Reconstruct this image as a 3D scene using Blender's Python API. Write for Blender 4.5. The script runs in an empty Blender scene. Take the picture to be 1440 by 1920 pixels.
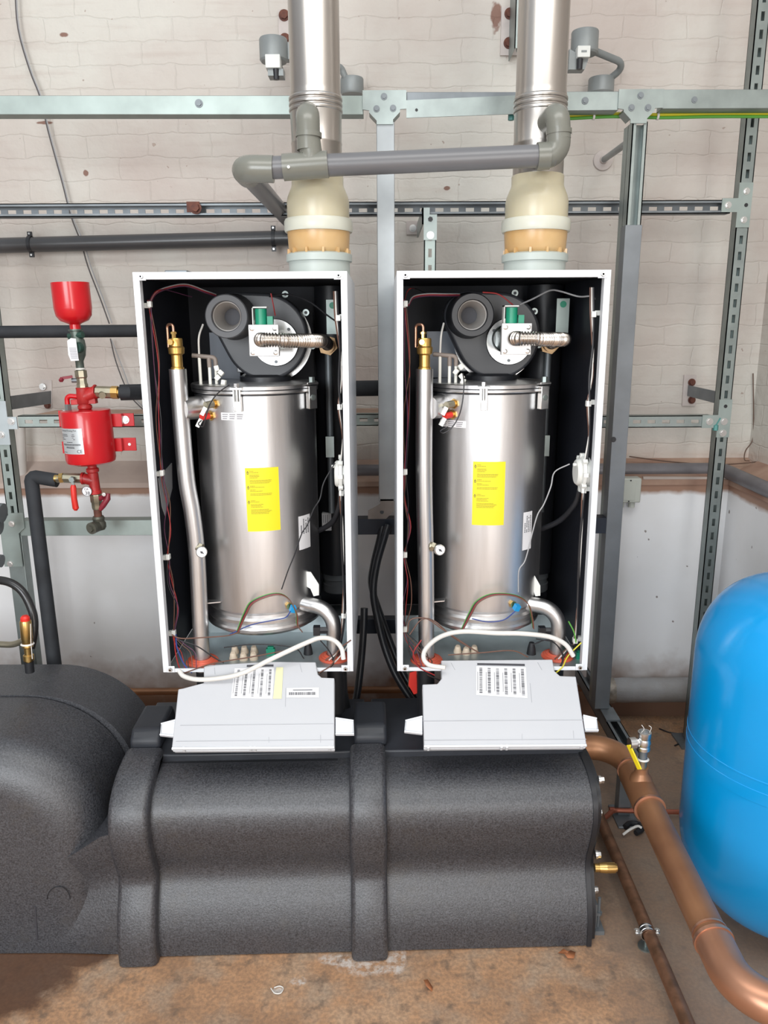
import bpy, bmesh, math, random
from mathutils import Vector, Matrix, Euler
from mathutils.geometry import intersect_line_plane
R = math.radians; PI = math.pi
scene = bpy.context.scene
COL = scene.collection

# ------------------------------------------------------------------ camera
PITCH, ROLL, FPX, CAMZ = 13.4, 0.30, 1440.0, 1.55
cam_d = bpy.data.cameras.new('camera'); cam = bpy.data.objects.new('camera', cam_d); COL.objects.link(cam)
CROT = Euler((R(90 - PITCH), 0, 0)).to_matrix() @ Matrix.Rotation(R(-ROLL), 3, 'Z')
CPOS = Vector((0, 0, CAMZ))
cam.matrix_world = Matrix.Translation(CPOS) @ CROT.to_4x4()
cam_d.sensor_fit = 'VERTICAL'; cam_d.sensor_height = 24.0; cam_d.lens = 24.0 * FPX / 1920.0
cam_d.clip_start = 0.02
scene.camera = cam

# ------------------------------------------------------------------ world, light, exposure
w = bpy.data.worlds.new('world'); scene.world = w; w.use_nodes = True
bgn = w.node_tree.nodes['Background']; bgn.inputs[0].default_value = (0.86, 0.93, 1.0, 1); bgn.inputs[1].default_value = 0.75
def area(name, loc, target, sx, sy, power, col):
    d = bpy.data.lights.new(name, 'AREA'); d.shape = 'RECTANGLE'; d.size = sx; d.size_y = sy; d.energy = power; d.color = col
    o = bpy.data.objects.new(name, d); COL.objects.link(o); o.location = loc
    o.rotation_euler = (Vector(target) - Vector(loc)).to_track_quat('-Z', 'Y').to_euler(); return o
area('window_light', (-1.7, -2.6, 2.0), (-0.3, 2.6, 0.5), 2.2, 1.9, 150, (0.93, 0.97, 1.0))
area('doorway_light', (0.9, -2.7, 1.6), (0.3, 2.6, 1.0), 0.9, 2.2, 55, (1.0, 0.97, 0.93))
area('roof_light', (0.1, 0.3, 3.6), (0.0, 2.3, 0.6), 3.4, 0.9, 52, (1.0, 0.98, 0.94))
vs = scene.view_settings
vs.view_transform = 'Standard'; vs.look = 'None'; vs.gamma = 1.0; vs.exposure = 0.04; vs.use_curve_mapping = False

# ------------------------------------------------------------------ helpers
def ray(px, py):
    return CROT @ Vector(((px - 720) / FPX, -(py - 960) / FPX, -1.0))
def hit(px, py, p, n):
    d = ray(px, py); n = Vector(n); t = (Vector(p) - CPOS).dot(n) / d.dot(n); return CPOS + d * t
def P(px, py, Y): return hit(px, py, (0, Y, 0), (0, 1, 0))
def PZ(px, py, Z): return hit(px, py, (0, 0, Z), (0, 0, 1))
def PX(px, py, X): return hit(px, py, (X, 0, 0), (1, 0, 0))
def hitcyl(px, py, cx, cy, r):
    d = ray(px, py); ox, oy = CPOS.x - cx, CPOS.y - cy
    a = d.x**2 + d.y**2; b = 2*(ox*d.x + oy*d.y); c = ox*ox + oy*oy - r*r
    disc = max(0, b*b - 4*a*c); t = (-b - math.sqrt(disc)) / (2*a); return CPOS + d * t
V = Vector
WL = {}     # world position of each object's origin

def catmull(pts, n=6):
    pts = [V(p) for p in pts]
    if len(pts) < 3: return pts
    q = [pts[0]*2 - pts[1]] + pts + [pts[-1]*2 - pts[-2]]; out = []
    for i in range(1, len(q) - 2):
        a, b, c, d = q[i-1], q[i], q[i+1], q[i+2]
        for k in range(n):
            t = k / n
            out.append(0.5*((2*b) + (c - a)*t + (2*a - 5*b + 4*c - d)*t*t + (3*b - a - 3*c + d)*t**3))
    out.append(pts[-1]); return out
def fillet(pts, rad, n=8):
    pts = [V(p) for p in pts]; out = [pts[0]]
    for i in range(1, len(pts) - 1):
        a, b, c = pts[i-1], pts[i], pts[i+1]
        u = (a - b).normalized(); v = (c - b).normalized(); ang = u.angle(v)
        t = rad / math.tan(ang/2); cen = b + (u + v).normalized() * (rad / math.sin(ang/2))
        s = b + u*t - cen; e = b + v*t - cen; tot = s.angle(e); ax = s.cross(e)
        if ax.length < 1e-9: out.append(b); continue
        for k in range(n + 1): out.append(cen + Matrix.Rotation(tot*k/n, 3, ax) @ s)
    out.append(pts[-1]); return out
def resample(pts, step):
    out = [pts[0]]; carry = 0.0
    for a, b in zip(pts, pts[1:]):
        L = (b - a).length
        while carry + L >= step and L > 1e-9:
            f = (step - carry) / L; a = a.lerp(b, f); out.append(a); L = (b - a).length; carry = 0.0
        carry += L
    return out

class MB:
    def __init__(s): s.bm = bmesh.new()
    def box(s, x0, x1, y0, y1, z0, z1):
        v = [s.bm.verts.new((x, y, z)) for x in (x0, x1) for y in (y0, y1) for z in (z0, z1)]
        for f in ((0,1,3,2),(4,6,7,5),(0,4,5,1),(2,3,7,6),(0,2,6,4),(1,5,7,3)): s.bm.faces.new([v[i] for i in f])
        return s
    def obox(s, c, sz, rot=None):
        c = V(c); m = rot if rot is not None else Matrix.Identity(3)
        v = [s.bm.verts.new(c + m @ V((x*sz[0]/2, y*sz[1]/2, z*sz[2]/2))) for x in (-1,1) for y in (-1,1) for z in (-1,1)]
        for f in ((0,1,3,2),(4,6,7,5),(0,4,5,1),(2,3,7,6),(0,2,6,4),(1,5,7,3)): s.bm.faces.new([v[i] for i in f])
        return s
    def bar(s, a, b, wd, ht, up=(0,0,1)):
        a, b = V(a), V(b); d = (b - a); y = d.normalized(); x = y.cross(V(up)).normalized(); z = x.cross(y)
        return s.obox((a + b)/2, (wd, d.length, ht), Matrix((x, y, z)).transposed())
    def prism(s, pts, ext):
        ext = V(ext); a = [s.bm.verts.new(V(p)) for p in pts]; b = [s.bm.verts.new(V(p) + ext) for p in pts]
        n = len(a); s.bm.faces.new(a); s.bm.faces.new(b[::-1])
        for i in range(n): s.bm.faces.new((a[i], b[i], b[(i+1) % n], a[(i+1) % n]))
        return s
    def tube(s, pts, r, seg=10, caps=True):
        pts = [V(p) for p in pts]; n = len(pts)
        rr = r if isinstance(r, (list, tuple)) else [r]*n
        t0 = (pts[1] - pts[0]).normalized()
        nrm = t0.orthogonal().normalized(); rings = []; pt = t0
        for i in range(n):
            if i == 0: t = t0
            elif i == n-1: t = (pts[i] - pts[i-1]).normalized()
            else: t = ((pts[i+1] - pts[i]).normalized() + (pts[i] - pts[i-1]).normalized())
            if t.length < 1e-6: t = pt
            t.normalize()
            q = pt.rotation_difference(t); nrm = q @ nrm; nrm = (nrm - t*nrm.dot(t)).normalized(); pt = t
            bi = t.cross(nrm)
            rings.append([s.bm.verts.new(pts[i] + (nrm*math.cos(2*PI*k/seg) + bi*math.sin(2*PI*k/seg))*rr[i]) for k in range(seg)])
        for a, b in zip(rings, rings[1:]):
            for k in range(seg): s.bm.faces.new((a[k], a[(k+1) % seg], b[(k+1) % seg], b[k]))
        if caps: s.bm.faces.new(rings[0][::-1]); s.bm.faces.new(rings[-1])
        return s
    def cyl(s, a, b, r, r2=None, seg=24, caps=True):
        return s.tube([a, b], [r, r if r2 is None else r2], seg, caps)
    def lathe(s, prof, base=(0,0,0), axis=(0,0,1), seg=48, closed=False):
        ax = V(axis).normalized(); u = ax.orthogonal().normalized(); v = ax.cross(u); base = V(base); rings = []
        for r, h in prof:
            c = base + ax*h
            if r < 1e-6: rings.append([s.bm.verts.new(c)])
            else: rings.append([s.bm.verts.new(c + (u*math.cos(2*PI*k/seg) + v*math.sin(2*PI*k/seg))*r) for k in range(seg)])
        pr = list(zip(rings, rings[1:]))
        if closed: pr.append((rings[-1], rings[0]))
        for a, b in pr:
            for k in range(seg):
                k2 = (k+1) % seg
                if len(a) == 1 and len(b) == 1: continue
                if len(a) == 1: s.bm.faces.new((a[0], b[k], b[k2]))
                elif len(b) == 1: s.bm.faces.new((a[k], b[0], a[k2]))
                else: s.bm.faces.new((a[k], b[k], b[k2], a[k2]))
        return s
    def bolt(s, p, n, r=0.009, h=0.006, washer=True):
        p = V(p); n = V(n).normalized()
        if washer: s.cyl(p, p + n*0.0018, r*1.45, seg=20)
        s.cyl(p + n*0.0005, p + n*h, r, seg=6)
        return s
    def grid(s, fn, nu, nv, u0=0, u1=1, v0=0, v1=1):
        g = [[s.bm.verts.new(fn(u0 + (u1-u0)*i/nu, v0 + (v1-v0)*j/nv)) for j in range(nv+1)] for i in range(nu+1)]
        for i in range(nu):
            for j in range(nv): s.bm.faces.new((g[i][j], g[i+1][j], g[i+1][j+1], g[i][j+1]))
        return s
    def build(s, name, m, parent=None, bevel=0, seg=2, smooth=True, ang=35, origin=None, rot=None):
        bmesh.ops.recalc_face_normals(s.bm, faces=s.bm.faces[:])
        me = bpy.data.meshes.new(name)
        xs = [v.co for v in s.bm.verts]
        if origin is None:
            lo = V((min(v.x for v in xs), min(v.y for v in xs), min(v.z for v in xs))); hi = V((max(v.x for v in xs), max(v.y for v in xs), max(v.z for v in xs)))
            origin = V(((lo.x+hi.x)/2, (lo.y+hi.y)/2, lo.z))
        origin = V(origin)
        for v in s.bm.verts: v.co -= origin
        s.bm.to_mesh(me); s.bm.free()
        if smooth:
            for p in me.polygons: p.use_smooth = True
            me.set_sharp_from_angle(angle=R(ang))
        me.materials.append(m)
        o = bpy.data.objects.new(name, me); COL.objects.link(o)
        WL[o.name] = origin
        if parent is not None: o.parent = parent; o.location = origin - WL[parent.name]
        else: o.location = origin
        if bevel:
            b = o.modifiers.new('bevel', 'BEVEL'); b.width = bevel; b.segments = seg; b.limit_method = 'ANGLE'; b.angle_limit = R(40)
        return o
def tag(o, label, cat, group=None):
    o['label'] = label; o['category'] = cat
    if group: o['group'] = group
    return o
def thing(name, label, cat, loc, group=None):
    o = bpy.data.objects.new(name, None); COL.objects.link(o); o.location = loc; o.empty_display_size = 0.05
    WL[o.name] = V(loc); return tag(o, label, cat, group)
def struct(o): o['kind'] = 'structure'; return o
def lab(o, t): o['label'] = t; return o
def textmesh(mb, body, size, fn, align='LEFT'):
    """lay letters through fn(x, y) -> world point"""
    c = bpy.data.curves.new('t', 'FONT'); c.body = body; c.size = size; c.align_x = align; c.resolution_u = 2
    o = bpy.data.objects.new('t', c); COL.objects.link(o); dg = bpy.context.evaluated_depsgraph_get(); dg.update()
    me = bpy.data.meshes.new_from_object(o.evaluated_get(dg))
    vv = [mb.bm.verts.new(fn(v.co.x, v.co.y)) for v in me.vertices]
    for p in me.polygons:
        try: mb.bm.faces.new([vv[i] for i in p.vertices])
        except ValueError: pass
    bpy.data.objects.remove(o); bpy.data.curves.remove(c); bpy.data.meshes.remove(me)

# ------------------------------------------------------------------ materials
def nt(name):
    m = bpy.data.materials.new(name); m.use_nodes = True; t = m.node_tree; return m, t, t.nodes['Principled BSDF']
def mat(name, col, rough=0.5, metal=0.0, var=0.12, vs_=6.0, bump=0.0, bs=60.0, col2=None, stretch=None, coat=0.0, sub=0.0, rvar=0.0, trans=0.0, det=4):
    m, t, b = nt(name); N = t.nodes; L = t.links
    b.inputs['Roughness'].default_value = rough; b.inputs['Metallic'].default_value = metal
    if coat: b.inputs['Coat Weight'].default_value = coat; b.inputs['Coat Roughness'].default_value = 0.08
    if sub: b.inputs['Subsurface Weight'].default_value = sub; b.inputs['Subsurface Radius'].default_value = (0.02, 0.015, 0.008)
    if trans: b.inputs['Transmission Weight'].default_value = trans
    tc = N.new('ShaderNodeTexCoord'); mp = N.new('ShaderNodeMapping'); L.new(tc.outputs['Object'], mp.inputs[0])
    if stretch: mp.inputs['Scale'].default_value = stretch
    no = N.new('ShaderNodeTexNoise'); no.inputs['Scale'].default_value = vs_; no.inputs['Detail'].default_value = det
    L.new(mp.outputs[0], no.inputs['Vector'])
    cr = N.new('ShaderNodeValToRGB'); cr.color_ramp.elements[0].position = 0.32; cr.color_ramp.elements[1].position = 0.68
    c2 = col2 or tuple(max(0, c*(1-var)) for c in col); c1 = col if col2 else tuple(min(1, c*(1+var*0.5)) for c in col)
    cr.color_ramp.elements[0].color = (*c2, 1); cr.color_ramp.elements[1].color = (*c1, 1)
    L.new(no.outputs[0], cr.inputs[0]); L.new(cr.outputs[0], b.inputs['Base Color'])
    if rvar:
        mr = N.new('ShaderNodeMapRange'); mr.inputs[3].default_value = max(0.02, rough-rvar); mr.inputs[4].default_value = rough+rvar
        L.new(no.outputs[0], mr.inputs[0]); L.new(mr.outputs[0], b.inputs['Roughness'])
    if bump:
        n2 = N.new('ShaderNodeTexNoise'); n2.inputs['Scale'].default_value = bs; n2.inputs['Detail'].default_value = 3; L.new(mp.outputs[0], n2.inputs['Vector'])
        bp = N.new('ShaderNodeBump'); bp.inputs['Strength'].default_value = bump; bp.inputs['Distance'].default_value = 0.003
        L.new(n2.outputs[0], bp.inputs['Height']); L.new(bp.outputs[0], b.inputs['Normal'])
    return m

steel = mat('stainless_steel', (0.64, 0.635, 0.635), 0.36, 1.0, 0.16, 3.0, 0.05, 30, stretch=(6, 6, 0.6), rvar=0.06)
flue_steel = mat('flue_steel', (0.50, 0.47, 0.44), 0.30, 1.0, 0.10, 3.0, stretch=(6, 6, 0.4), rvar=0.05)
bright = mat('bright_metal', (0.72, 0.72, 0.71), 0.3, 1.0, 0.1, 20)
galv = mat('galvanised_steel', (0.30, 0.34, 0.33), 0.42, 0.85, 0.16, 14, 0.05, 80)
galv_light = mat('galvanised_light', (0.33, 0.385, 0.365), 0.45, 0.6, 0.14, 12, 0.05, 80)
galv_dark = mat('galvanised_dark', (0.20, 0.22, 0.235), 0.5, 0.6, 0.2, 12)
zinc = mat('zinc_plate', (0.50, 0.56, 0.58), 0.38, 0.7, 0.12, 10)
white = mat('white_enamel', (0.70, 0.725, 0.76), 0.35, 0, 0.03, 5)
casegrey = mat('case_side_enamel', (0.72, 0.74, 0.77), 0.3, 0, 0.03, 4)
liner = mat('black_foam_liner', (0.010, 0.012, 0.020), 0.6, 0, 0.25, 5, 0.08, 120)
plastic_black = mat('black_plastic', (0.018, 0.019, 0.023), 0.42, 0, 0.2, 9)
fanblack = mat('fan_plastic', (0.035, 0.037, 0.043), 0.4, 0, 0.12, 8)
ringgrey = mat('ring_plastic', (0.085, 0.088, 0.096), 0.5, 0, 0.12, 8)
trumpet = mat('trumpet_plastic', (0.40, 0.38, 0.36), 0.45, 0, 0.1, 8)
rubber = mat('rubber_black', (0.012, 0.013, 0.016), 0.55, 0, 0.2, 12)
foampipe = mat('foam_lagging', (0.022, 0.025, 0.030), 0.75, 0, 0.25, 16, 0.2, 90)
epp = None
redp = mat('red_enamel', (0.56, 0.004, 0.010), 0.28, 0, 0.12, 6, 0.04, 30, coat=0.3)
redplastic = mat('red_plastic', (0.70, 0.03, 0.02), 0.4, 0, 0.1, 8)
redcast = mat('red_cast_paint', (0.42, 0.02, 0.02), 0.4, 0, 0.3, 30, 0.25, 60)
silicone = mat('orange_seal', (0.62, 0.11, 0.06), 0.45, 0, 0.15, 10)
brass = mat('brass', (0.66, 0.44, 0.16), 0.3, 1.0, 0.12, 14)
brassdull = mat('dull_brass', (0.40, 0.37, 0.28), 0.38, 0.9, 0.2, 20, 0.08, 60)
copper = mat('copper_dull', (0.36, 0.175, 0.085), 0.42, 0.45, 0.35, 5, 0.04, 30, col2=(0.22, 0.10, 0.05), rvar=0.1)
copper_hi = mat('copper_bright', (0.58, 0.32, 0.22), 0.35, 0.9, 0.1, 10)
pvc = mat('grey_waste_pipe', (0.135, 0.135, 0.142), 0.32, 0, 0.06, 5)
pvcfit = mat('olive_grey_fitting', (0.170, 0.172, 0.148), 0.26, 0, 0.05, 5)
pvcdark = mat('dark_grey_plastic_pipe', (0.055, 0.055, 0.058), 0.3, 0, 0.2, 5)
pp_clear = mat('milky_plastic', (0.56, 0.51, 0.37), 0.3, 0, 0.1, 5, col2=(0.47, 0.42, 0.29), sub=0.25)
pp_white = mat('milky_white_ring', (0.56, 0.56, 0.48), 0.35, 0, 0.06, 5, sub=0.2)
pp_orange = mat('amber_plastic', (0.58, 0.39, 0.19), 0.3, 0, 0.2, 9, col2=(0.50, 0.29, 0.11), sub=0.2)
pp_base = mat('pale_green_plastic', (0.41, 0.45, 0.42), 0.4, 0, 0.05, 5)
greenp = mat('green_plastic', (0.01, 0.26, 0.15), 0.4, 0, 0.1, 9)
whitep = mat('white_plastic', (0.74, 0.75, 0.72), 0.4, 0, 0.05, 9)
greyp = mat('light_grey_box_plastic', (0.50, 0.52, 0.47), 0.45, 0, 0.06, 9)
greycase = mat('cast_grey_box', (0.26, 0.28, 0.28), 0.45, 0.2, 0.15, 12)
trayp = mat('tray_plastic', (0.51, 0.52, 0.545), 0.38, 0, 0.02, 4)
beige = mat('beige_ceramic', (0.70, 0.58, 0.45), 0.5, 0, 0.1, 12)
ceramic = mat('white_ceramic', (0.75, 0.74, 0.68), 0.35, 0, 0.05, 12)
rubbrown = mat('rubber_elbow', (0.23, 0.19, 0.165), 0.5, 0, 0.15, 12)
yellow = mat('yellow_label', (0.76, 0.66, 0.010), 0.45, 0, 0.03, 5)
paper = mat('paper_label', (0.78, 0.78, 0.80), 0.5, 0, 0.03, 9)
cream = mat('cream_tape', (0.72, 0.70, 0.42), 0.6, 0, 0.04, 9)
ink = mat('ink', (0.05, 0.05, 0.06), 0.6, 0, 0.0)
inkgrey = mat('ink_grey', (0.28, 0.28, 0.30), 0.6, 0, 0.0)
inkyellow = mat('ink_on_yellow', (0.38, 0.32, 0.02), 0.6, 0, 0.0)
platemat = mat('data_plate_metal', (0.62, 0.66, 0.68), 0.35, 0.5, 0.05, 9)
blueconn = mat('blue_connector', (0.01, 0.33, 0.72), 0.4)
yhandle = mat('yellow_handle', (0.85, 0.65, 0.02), 0.35)
w_red = mat('wire_red', (0.30, 0.02, 0.02), 0.45); w_blk = mat('wire_black', (0.015, 0.015, 0.018), 0.45)
w_brn = mat('wire_brown', (0.13, 0.06, 0.04), 0.45); w_blu = mat('wire_blue', (0.03, 0.06, 0.25), 0.45)
w_gry = mat('wire_grey', (0.35, 0.35, 0.36), 0.45); w_wht = mat('wire_white', (0.72, 0.70, 0.66), 0.45)
w_grn = mat('wire_green', (0.10, 0.35, 0.05), 0.45); w_yel = mat('wire_yellow', (0.62, 0.55, 0.02), 0.45); w_pur = mat('wire_purple', (0.10, 0.03, 0.07), 0.45)
rust = mat('rusty_steel', (0.20, 0.07, 0.04), 0.7, 0.2, 0.5, 30, 0.4, 60, col2=(0.08, 0.03, 0.025))
pinkplate = mat('painted_wall_plate', (0.55, 0.49, 0.46), 0.6, 0, 0.15, 14)
bluetank = mat('blue_tank_enamel', (0.0, 0.30, 0.70), 0.24, 0, 0.05, 3, coat=0.25)
bluetank2 = mat('blue_tank_band', (0.0, 0.20, 0.60), 0.26, 0, 0.05, 3)
lagging = mat('grey_wool_lagging', (0.34, 0.34, 0.35), 0.6, 0.1, 0.3, 9, 0.5, 130, col2=(0.26, 0.24, 0.22))
timber = mat('dusty_timber', (0.40, 0.27, 0.20), 0.8, 0, 0.3, 12, 0.2, 40)
lead = mat('old_lead_pipe', (0.19, 0.18, 0.19), 0.45, 0.2, 0.3, 7, 0.1, 40)
leafm = mat('dry_leaf', (0.36, 0.13, 0.05), 0.7, 0, 0.3, 40)

def mk_epp():
    m, t, b = nt('black_foam_shell'); N = t.nodes; L = t.links
    tc = N.new('ShaderNodeTexCoord')
    v = N.new('ShaderNodeTexNoise'); v.inputs['Scale'].default_value = 230; v.inputs['Detail'].default_value = 3; v.inputs['Roughness'].default_value = .75; L.new(tc.outputs['Object'], v.inputs['Vector'])
    n = N.new('ShaderNodeTexNoise'); n.inputs['Scale'].default_value = 9; n.inputs['Detail'].default_value = 9; n.inputs['Roughness'].default_value = .7; L.new(tc.outputs['Object'], n.inputs['Vector'])
    r1 = N.new('ShaderNodeValToRGB'); r1.color_ramp.elements[0].color = (0.014, 0.015, 0.019, 1); r1.color_ramp.elements[1].color = (0.072, 0.074, 0.084, 1)
    r1.color_ramp.elements[0].position = 0.36; r1.color_ramp.elements[1].position = 0.66; L.new(v.outputs[0], r1.inputs[0])
    r2 = N.new('ShaderNodeValToRGB'); r2.color_ramp.elements[0].color = (0, 0, 0, 1); r2.color_ramp.elements[1].color = (1, 1, 1, 1)
    r2.color_ramp.elements[0].position = 0.56; r2.color_ramp.elements[1].position = 0.80; L.new(n.outputs[0], r2.inputs[0])
    mx = N.new('ShaderNodeMixRGB'); L.new(r2.outputs[0], mx.inputs[0]); L.new(r1.outputs[0], mx.inputs[1]); mx.inputs[2].default_value = (0.050, 0.047, 0.044, 1)
    L.new(mx.outputs[0], b.inputs['Base Color']); b.inputs['Roughness'].default_value = 0.40; b.inputs['Specular IOR Level'].default_value = 0.85
    bp = N.new('ShaderNodeBump'); bp.inputs['Strength'].default_value = 0.55; bp.inputs['Distance'].default_value = 0.0016
    L.new(v.outputs[0], bp.inputs['Height']); L.new(bp.outputs[0], b.inputs['Normal'])
    return m
epp = mk_epp()

def spots_mask(N, L, pos, spots, edge_noise):
    """max over soft ellipses (x, y, rx, ry) in the plane of pos.xy, broken up by noise"""
    last = None
    for (x, y, rx, ry) in spots:
        s = N.new('ShaderNodeVectorMath'); s.operation = 'SUBTRACT'; s.inputs[1].default_value = (x, y, 0); L.new(pos, s.inputs[0])
        m = N.new('ShaderNodeVectorMath'); m.operation = 'MULTIPLY'; m.inputs[1].default_value = (1/rx, 1/ry, 0); L.new(s.outputs[0], m.inputs[0])
        ln = N.new('ShaderNodeVectorMath'); ln.operation = 'LENGTH'; L.new(m.outputs[0], ln.inputs[0])
        ad = N.new('ShaderNodeMath'); ad.operation = 'ADD'; L.new(ln.outputs['Value'], ad.inputs[0]); L.new(edge_noise, ad.inputs[1])
        mr = N.new('ShaderNodeMapRange'); mr.inputs[1].default_value = 1.55; mr.inputs[2].default_value = 1.25; L.new(ad.outputs[0], mr.inputs[0])
        if last is None: last = mr.outputs[0]
        else:
            mm = N.new('ShaderNodeMath'); mm.operation = 'MAXIMUM'; L.new(last, mm.inputs[0]); L.new(mr.outputs[0], mm.inputs[1]); last = mm.outputs[0]
    return last
def mixc(N, L, fac, a, bcol):
    mx = N.new('ShaderNodeMixRGB')
    if isinstance(fac, float): mx.inputs[0].default_value = fac
    else: L.new(fac, mx.inputs[0])
    L.new(a, mx.inputs[1])
    if isinstance(bcol, tuple): mx.inputs[2].default_value = (*bcol, 1)
    else: L.new(bcol, mx.inputs[2])
    return mx.outputs[0]

def mk_brick(name, spots=()):
    m, t, b = nt(name); N = t.nodes; L = t.links
    g = N.new('ShaderNodeNewGeometry'); sp = N.new('ShaderNodeSeparateXYZ'); L.new(g.outputs['Position'], sp.inputs[0])
    ad = N.new('ShaderNodeMath'); ad.operation = 'SUBTRACT'; L.new(sp.outputs[0], ad.inputs[0]); L.new(sp.outputs[1], ad.inputs[1])
    cb = N.new('ShaderNodeCombineXYZ'); L.new(ad.outputs[0], cb.inputs[0]); L.new(sp.outputs[2], cb.inputs[1])
    pl = N.new('ShaderNodeCombineXYZ'); L.new(sp.outputs[0], pl.inputs[0]); L.new(sp.outputs[2], pl.inputs[1])
    nd = N.new('ShaderNodeTexNoise'); nd.inputs['Scale'].default_value = 11; nd.inputs['Detail'].default_value = 3; L.new(cb.outputs[0], nd.inputs['Vector'])
    vm = N.new('ShaderNodeVectorMath'); vm.operation = 'SCALE'; vm.inputs['Scale'].default_value = 0.034; L.new(nd.outputs['Color'], vm.inputs[0])
    va = N.new('ShaderNodeVectorMath'); va.operation = 'ADD'; L.new(cb.outputs[0], va.inputs[0]); L.new(vm.outputs[0], va.inputs[1])
    br = N.new('ShaderNodeTexBrick'); br.inputs['Scale'].default_value = 1.0; br.inputs['Brick Width'].default_value = 0.225; br.inputs['Row Height'].default_value = 0.075
    br.inputs['Mortar Size'].default_value = 0.004; br.inputs['Mortar Smooth'].default_value = 1.0; L.new(va.outputs[0], br.inputs['Vector'])
    n1 = N.new('ShaderNodeTexNoise'); n1.inputs['Scale'].default_value = 1.6; n1.inputs['Detail'].default_value = 5; L.new(cb.outputs[0], n1.inputs['Vector'])
    r1 = N.new('ShaderNodeValToRGB'); e = r1.color_ramp.elements
    e[0].position = 0.38; e[0].color = (0.49, 0.425, 0.385, 1); e[1].position = 0.60; e[1].color = (0.575, 0.55, 0.50, 1)
    L.new(n1.outputs[0], r1.inputs[0])
    # streaks running along the courses
    ms = N.new('ShaderNodeMapping'); ms.inputs['Scale'].default_value = (1.0, 9.0, 1); L.new(cb.outputs[0], ms.inputs[0])
    n3 = N.new('ShaderNodeTexNoise'); n3.inputs['Scale'].default_value = 3; n3.inputs['Detail'].default_value = 6; n3.inputs['Roughness'].default_value = 0.65; L.new(ms.outputs[0], n3.inputs['Vector'])
    r3 = N.new('ShaderNodeMapRange'); r3.inputs[1].default_value = 0.54; r3.inputs[2].default_value = 0.78; r3.inputs[4].default_value = 0.45; L.new(n3.outputs[0], r3.inputs[0])
    c = mixc(N, L, r3.outputs[0], r1.outputs[0], (0.42, 0.34, 0.30))
    # chips and flecks
    n4 = N.new('ShaderNodeTexNoise'); n4.inputs['Scale'].default_value = 42; n4.inputs['Detail'].default_value = 2; L.new(cb.outputs[0], n4.inputs['Vector'])
    r4 = N.new('ShaderNodeMapRange'); r4.inputs[1].default_value = 0.735; r4.inputs[2].default_value = 0.76; r4.inputs[4].default_value = 0.7; L.new(n4.outputs[0], r4.inputs[0])
    c = mixc(N, L, r4.outputs[0], c, (0.30, 0.22, 0.18))
    # dust that settles just above the ledge
    dz = N.new('ShaderNodeMapRange'); dz.inputs[1].default_value = 1.14; dz.inputs[2].default_value = 1.0; L.new(sp.outputs[2], dz.inputs[0])
    dm = N.new('ShaderNodeMath'); dm.operation = 'MULTIPLY'; L.new(dz.outputs[0], dm.inputs[0]); L.new(n3.outputs[0], dm.inputs[1])
    c = mixc(N, L, dm.outputs[0], c, (0.50, 0.33, 0.26))
    if spots:
        en = N.new('ShaderNodeMapRange'); en.inputs[3].default_value = 0.0; en.inputs[4].default_value = 1.0; L.new(n4.outputs[0], en.inputs[0])
        sm = spots_mask(N, L, pl.outputs[0], spots, en.outputs[0]); c = mixc(N, L, sm, c, (0.22, 0.12, 0.09))
    L.new(c, b.inputs['Base Color']); b.inputs['Roughness'].default_value = 0.65
    inv = N.new('ShaderNodeMath'); inv.operation = 'SUBTRACT'; inv.inputs[0].default_value = 1.0; L.new(br.outputs['Fac'], inv.inputs[1])
    nb = N.new('ShaderNodeTexNoise'); nb.inputs['Scale'].default_value = 24; nb.inputs['Detail'].default_value = 4; L.new(cb.outputs[0], nb.inputs['Vector'])
    h = N.new('ShaderNodeMath'); h.operation = 'MULTIPLY_ADD'; L.new(nb.outputs[0], h.inputs[0]); h.inputs[1].default_value = 2.6; L.new(inv.outputs[0], h.inputs[2])
    bp = N.new('ShaderNodeBump'); bp.inputs['Strength'].default_value = 0.42; bp.inputs['Distance'].default_value = 0.0042
    L.new(h.outputs[0], bp.inputs['Height']); L.new(bp.outputs[0], b.inputs['Normal'])
    return m
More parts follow.
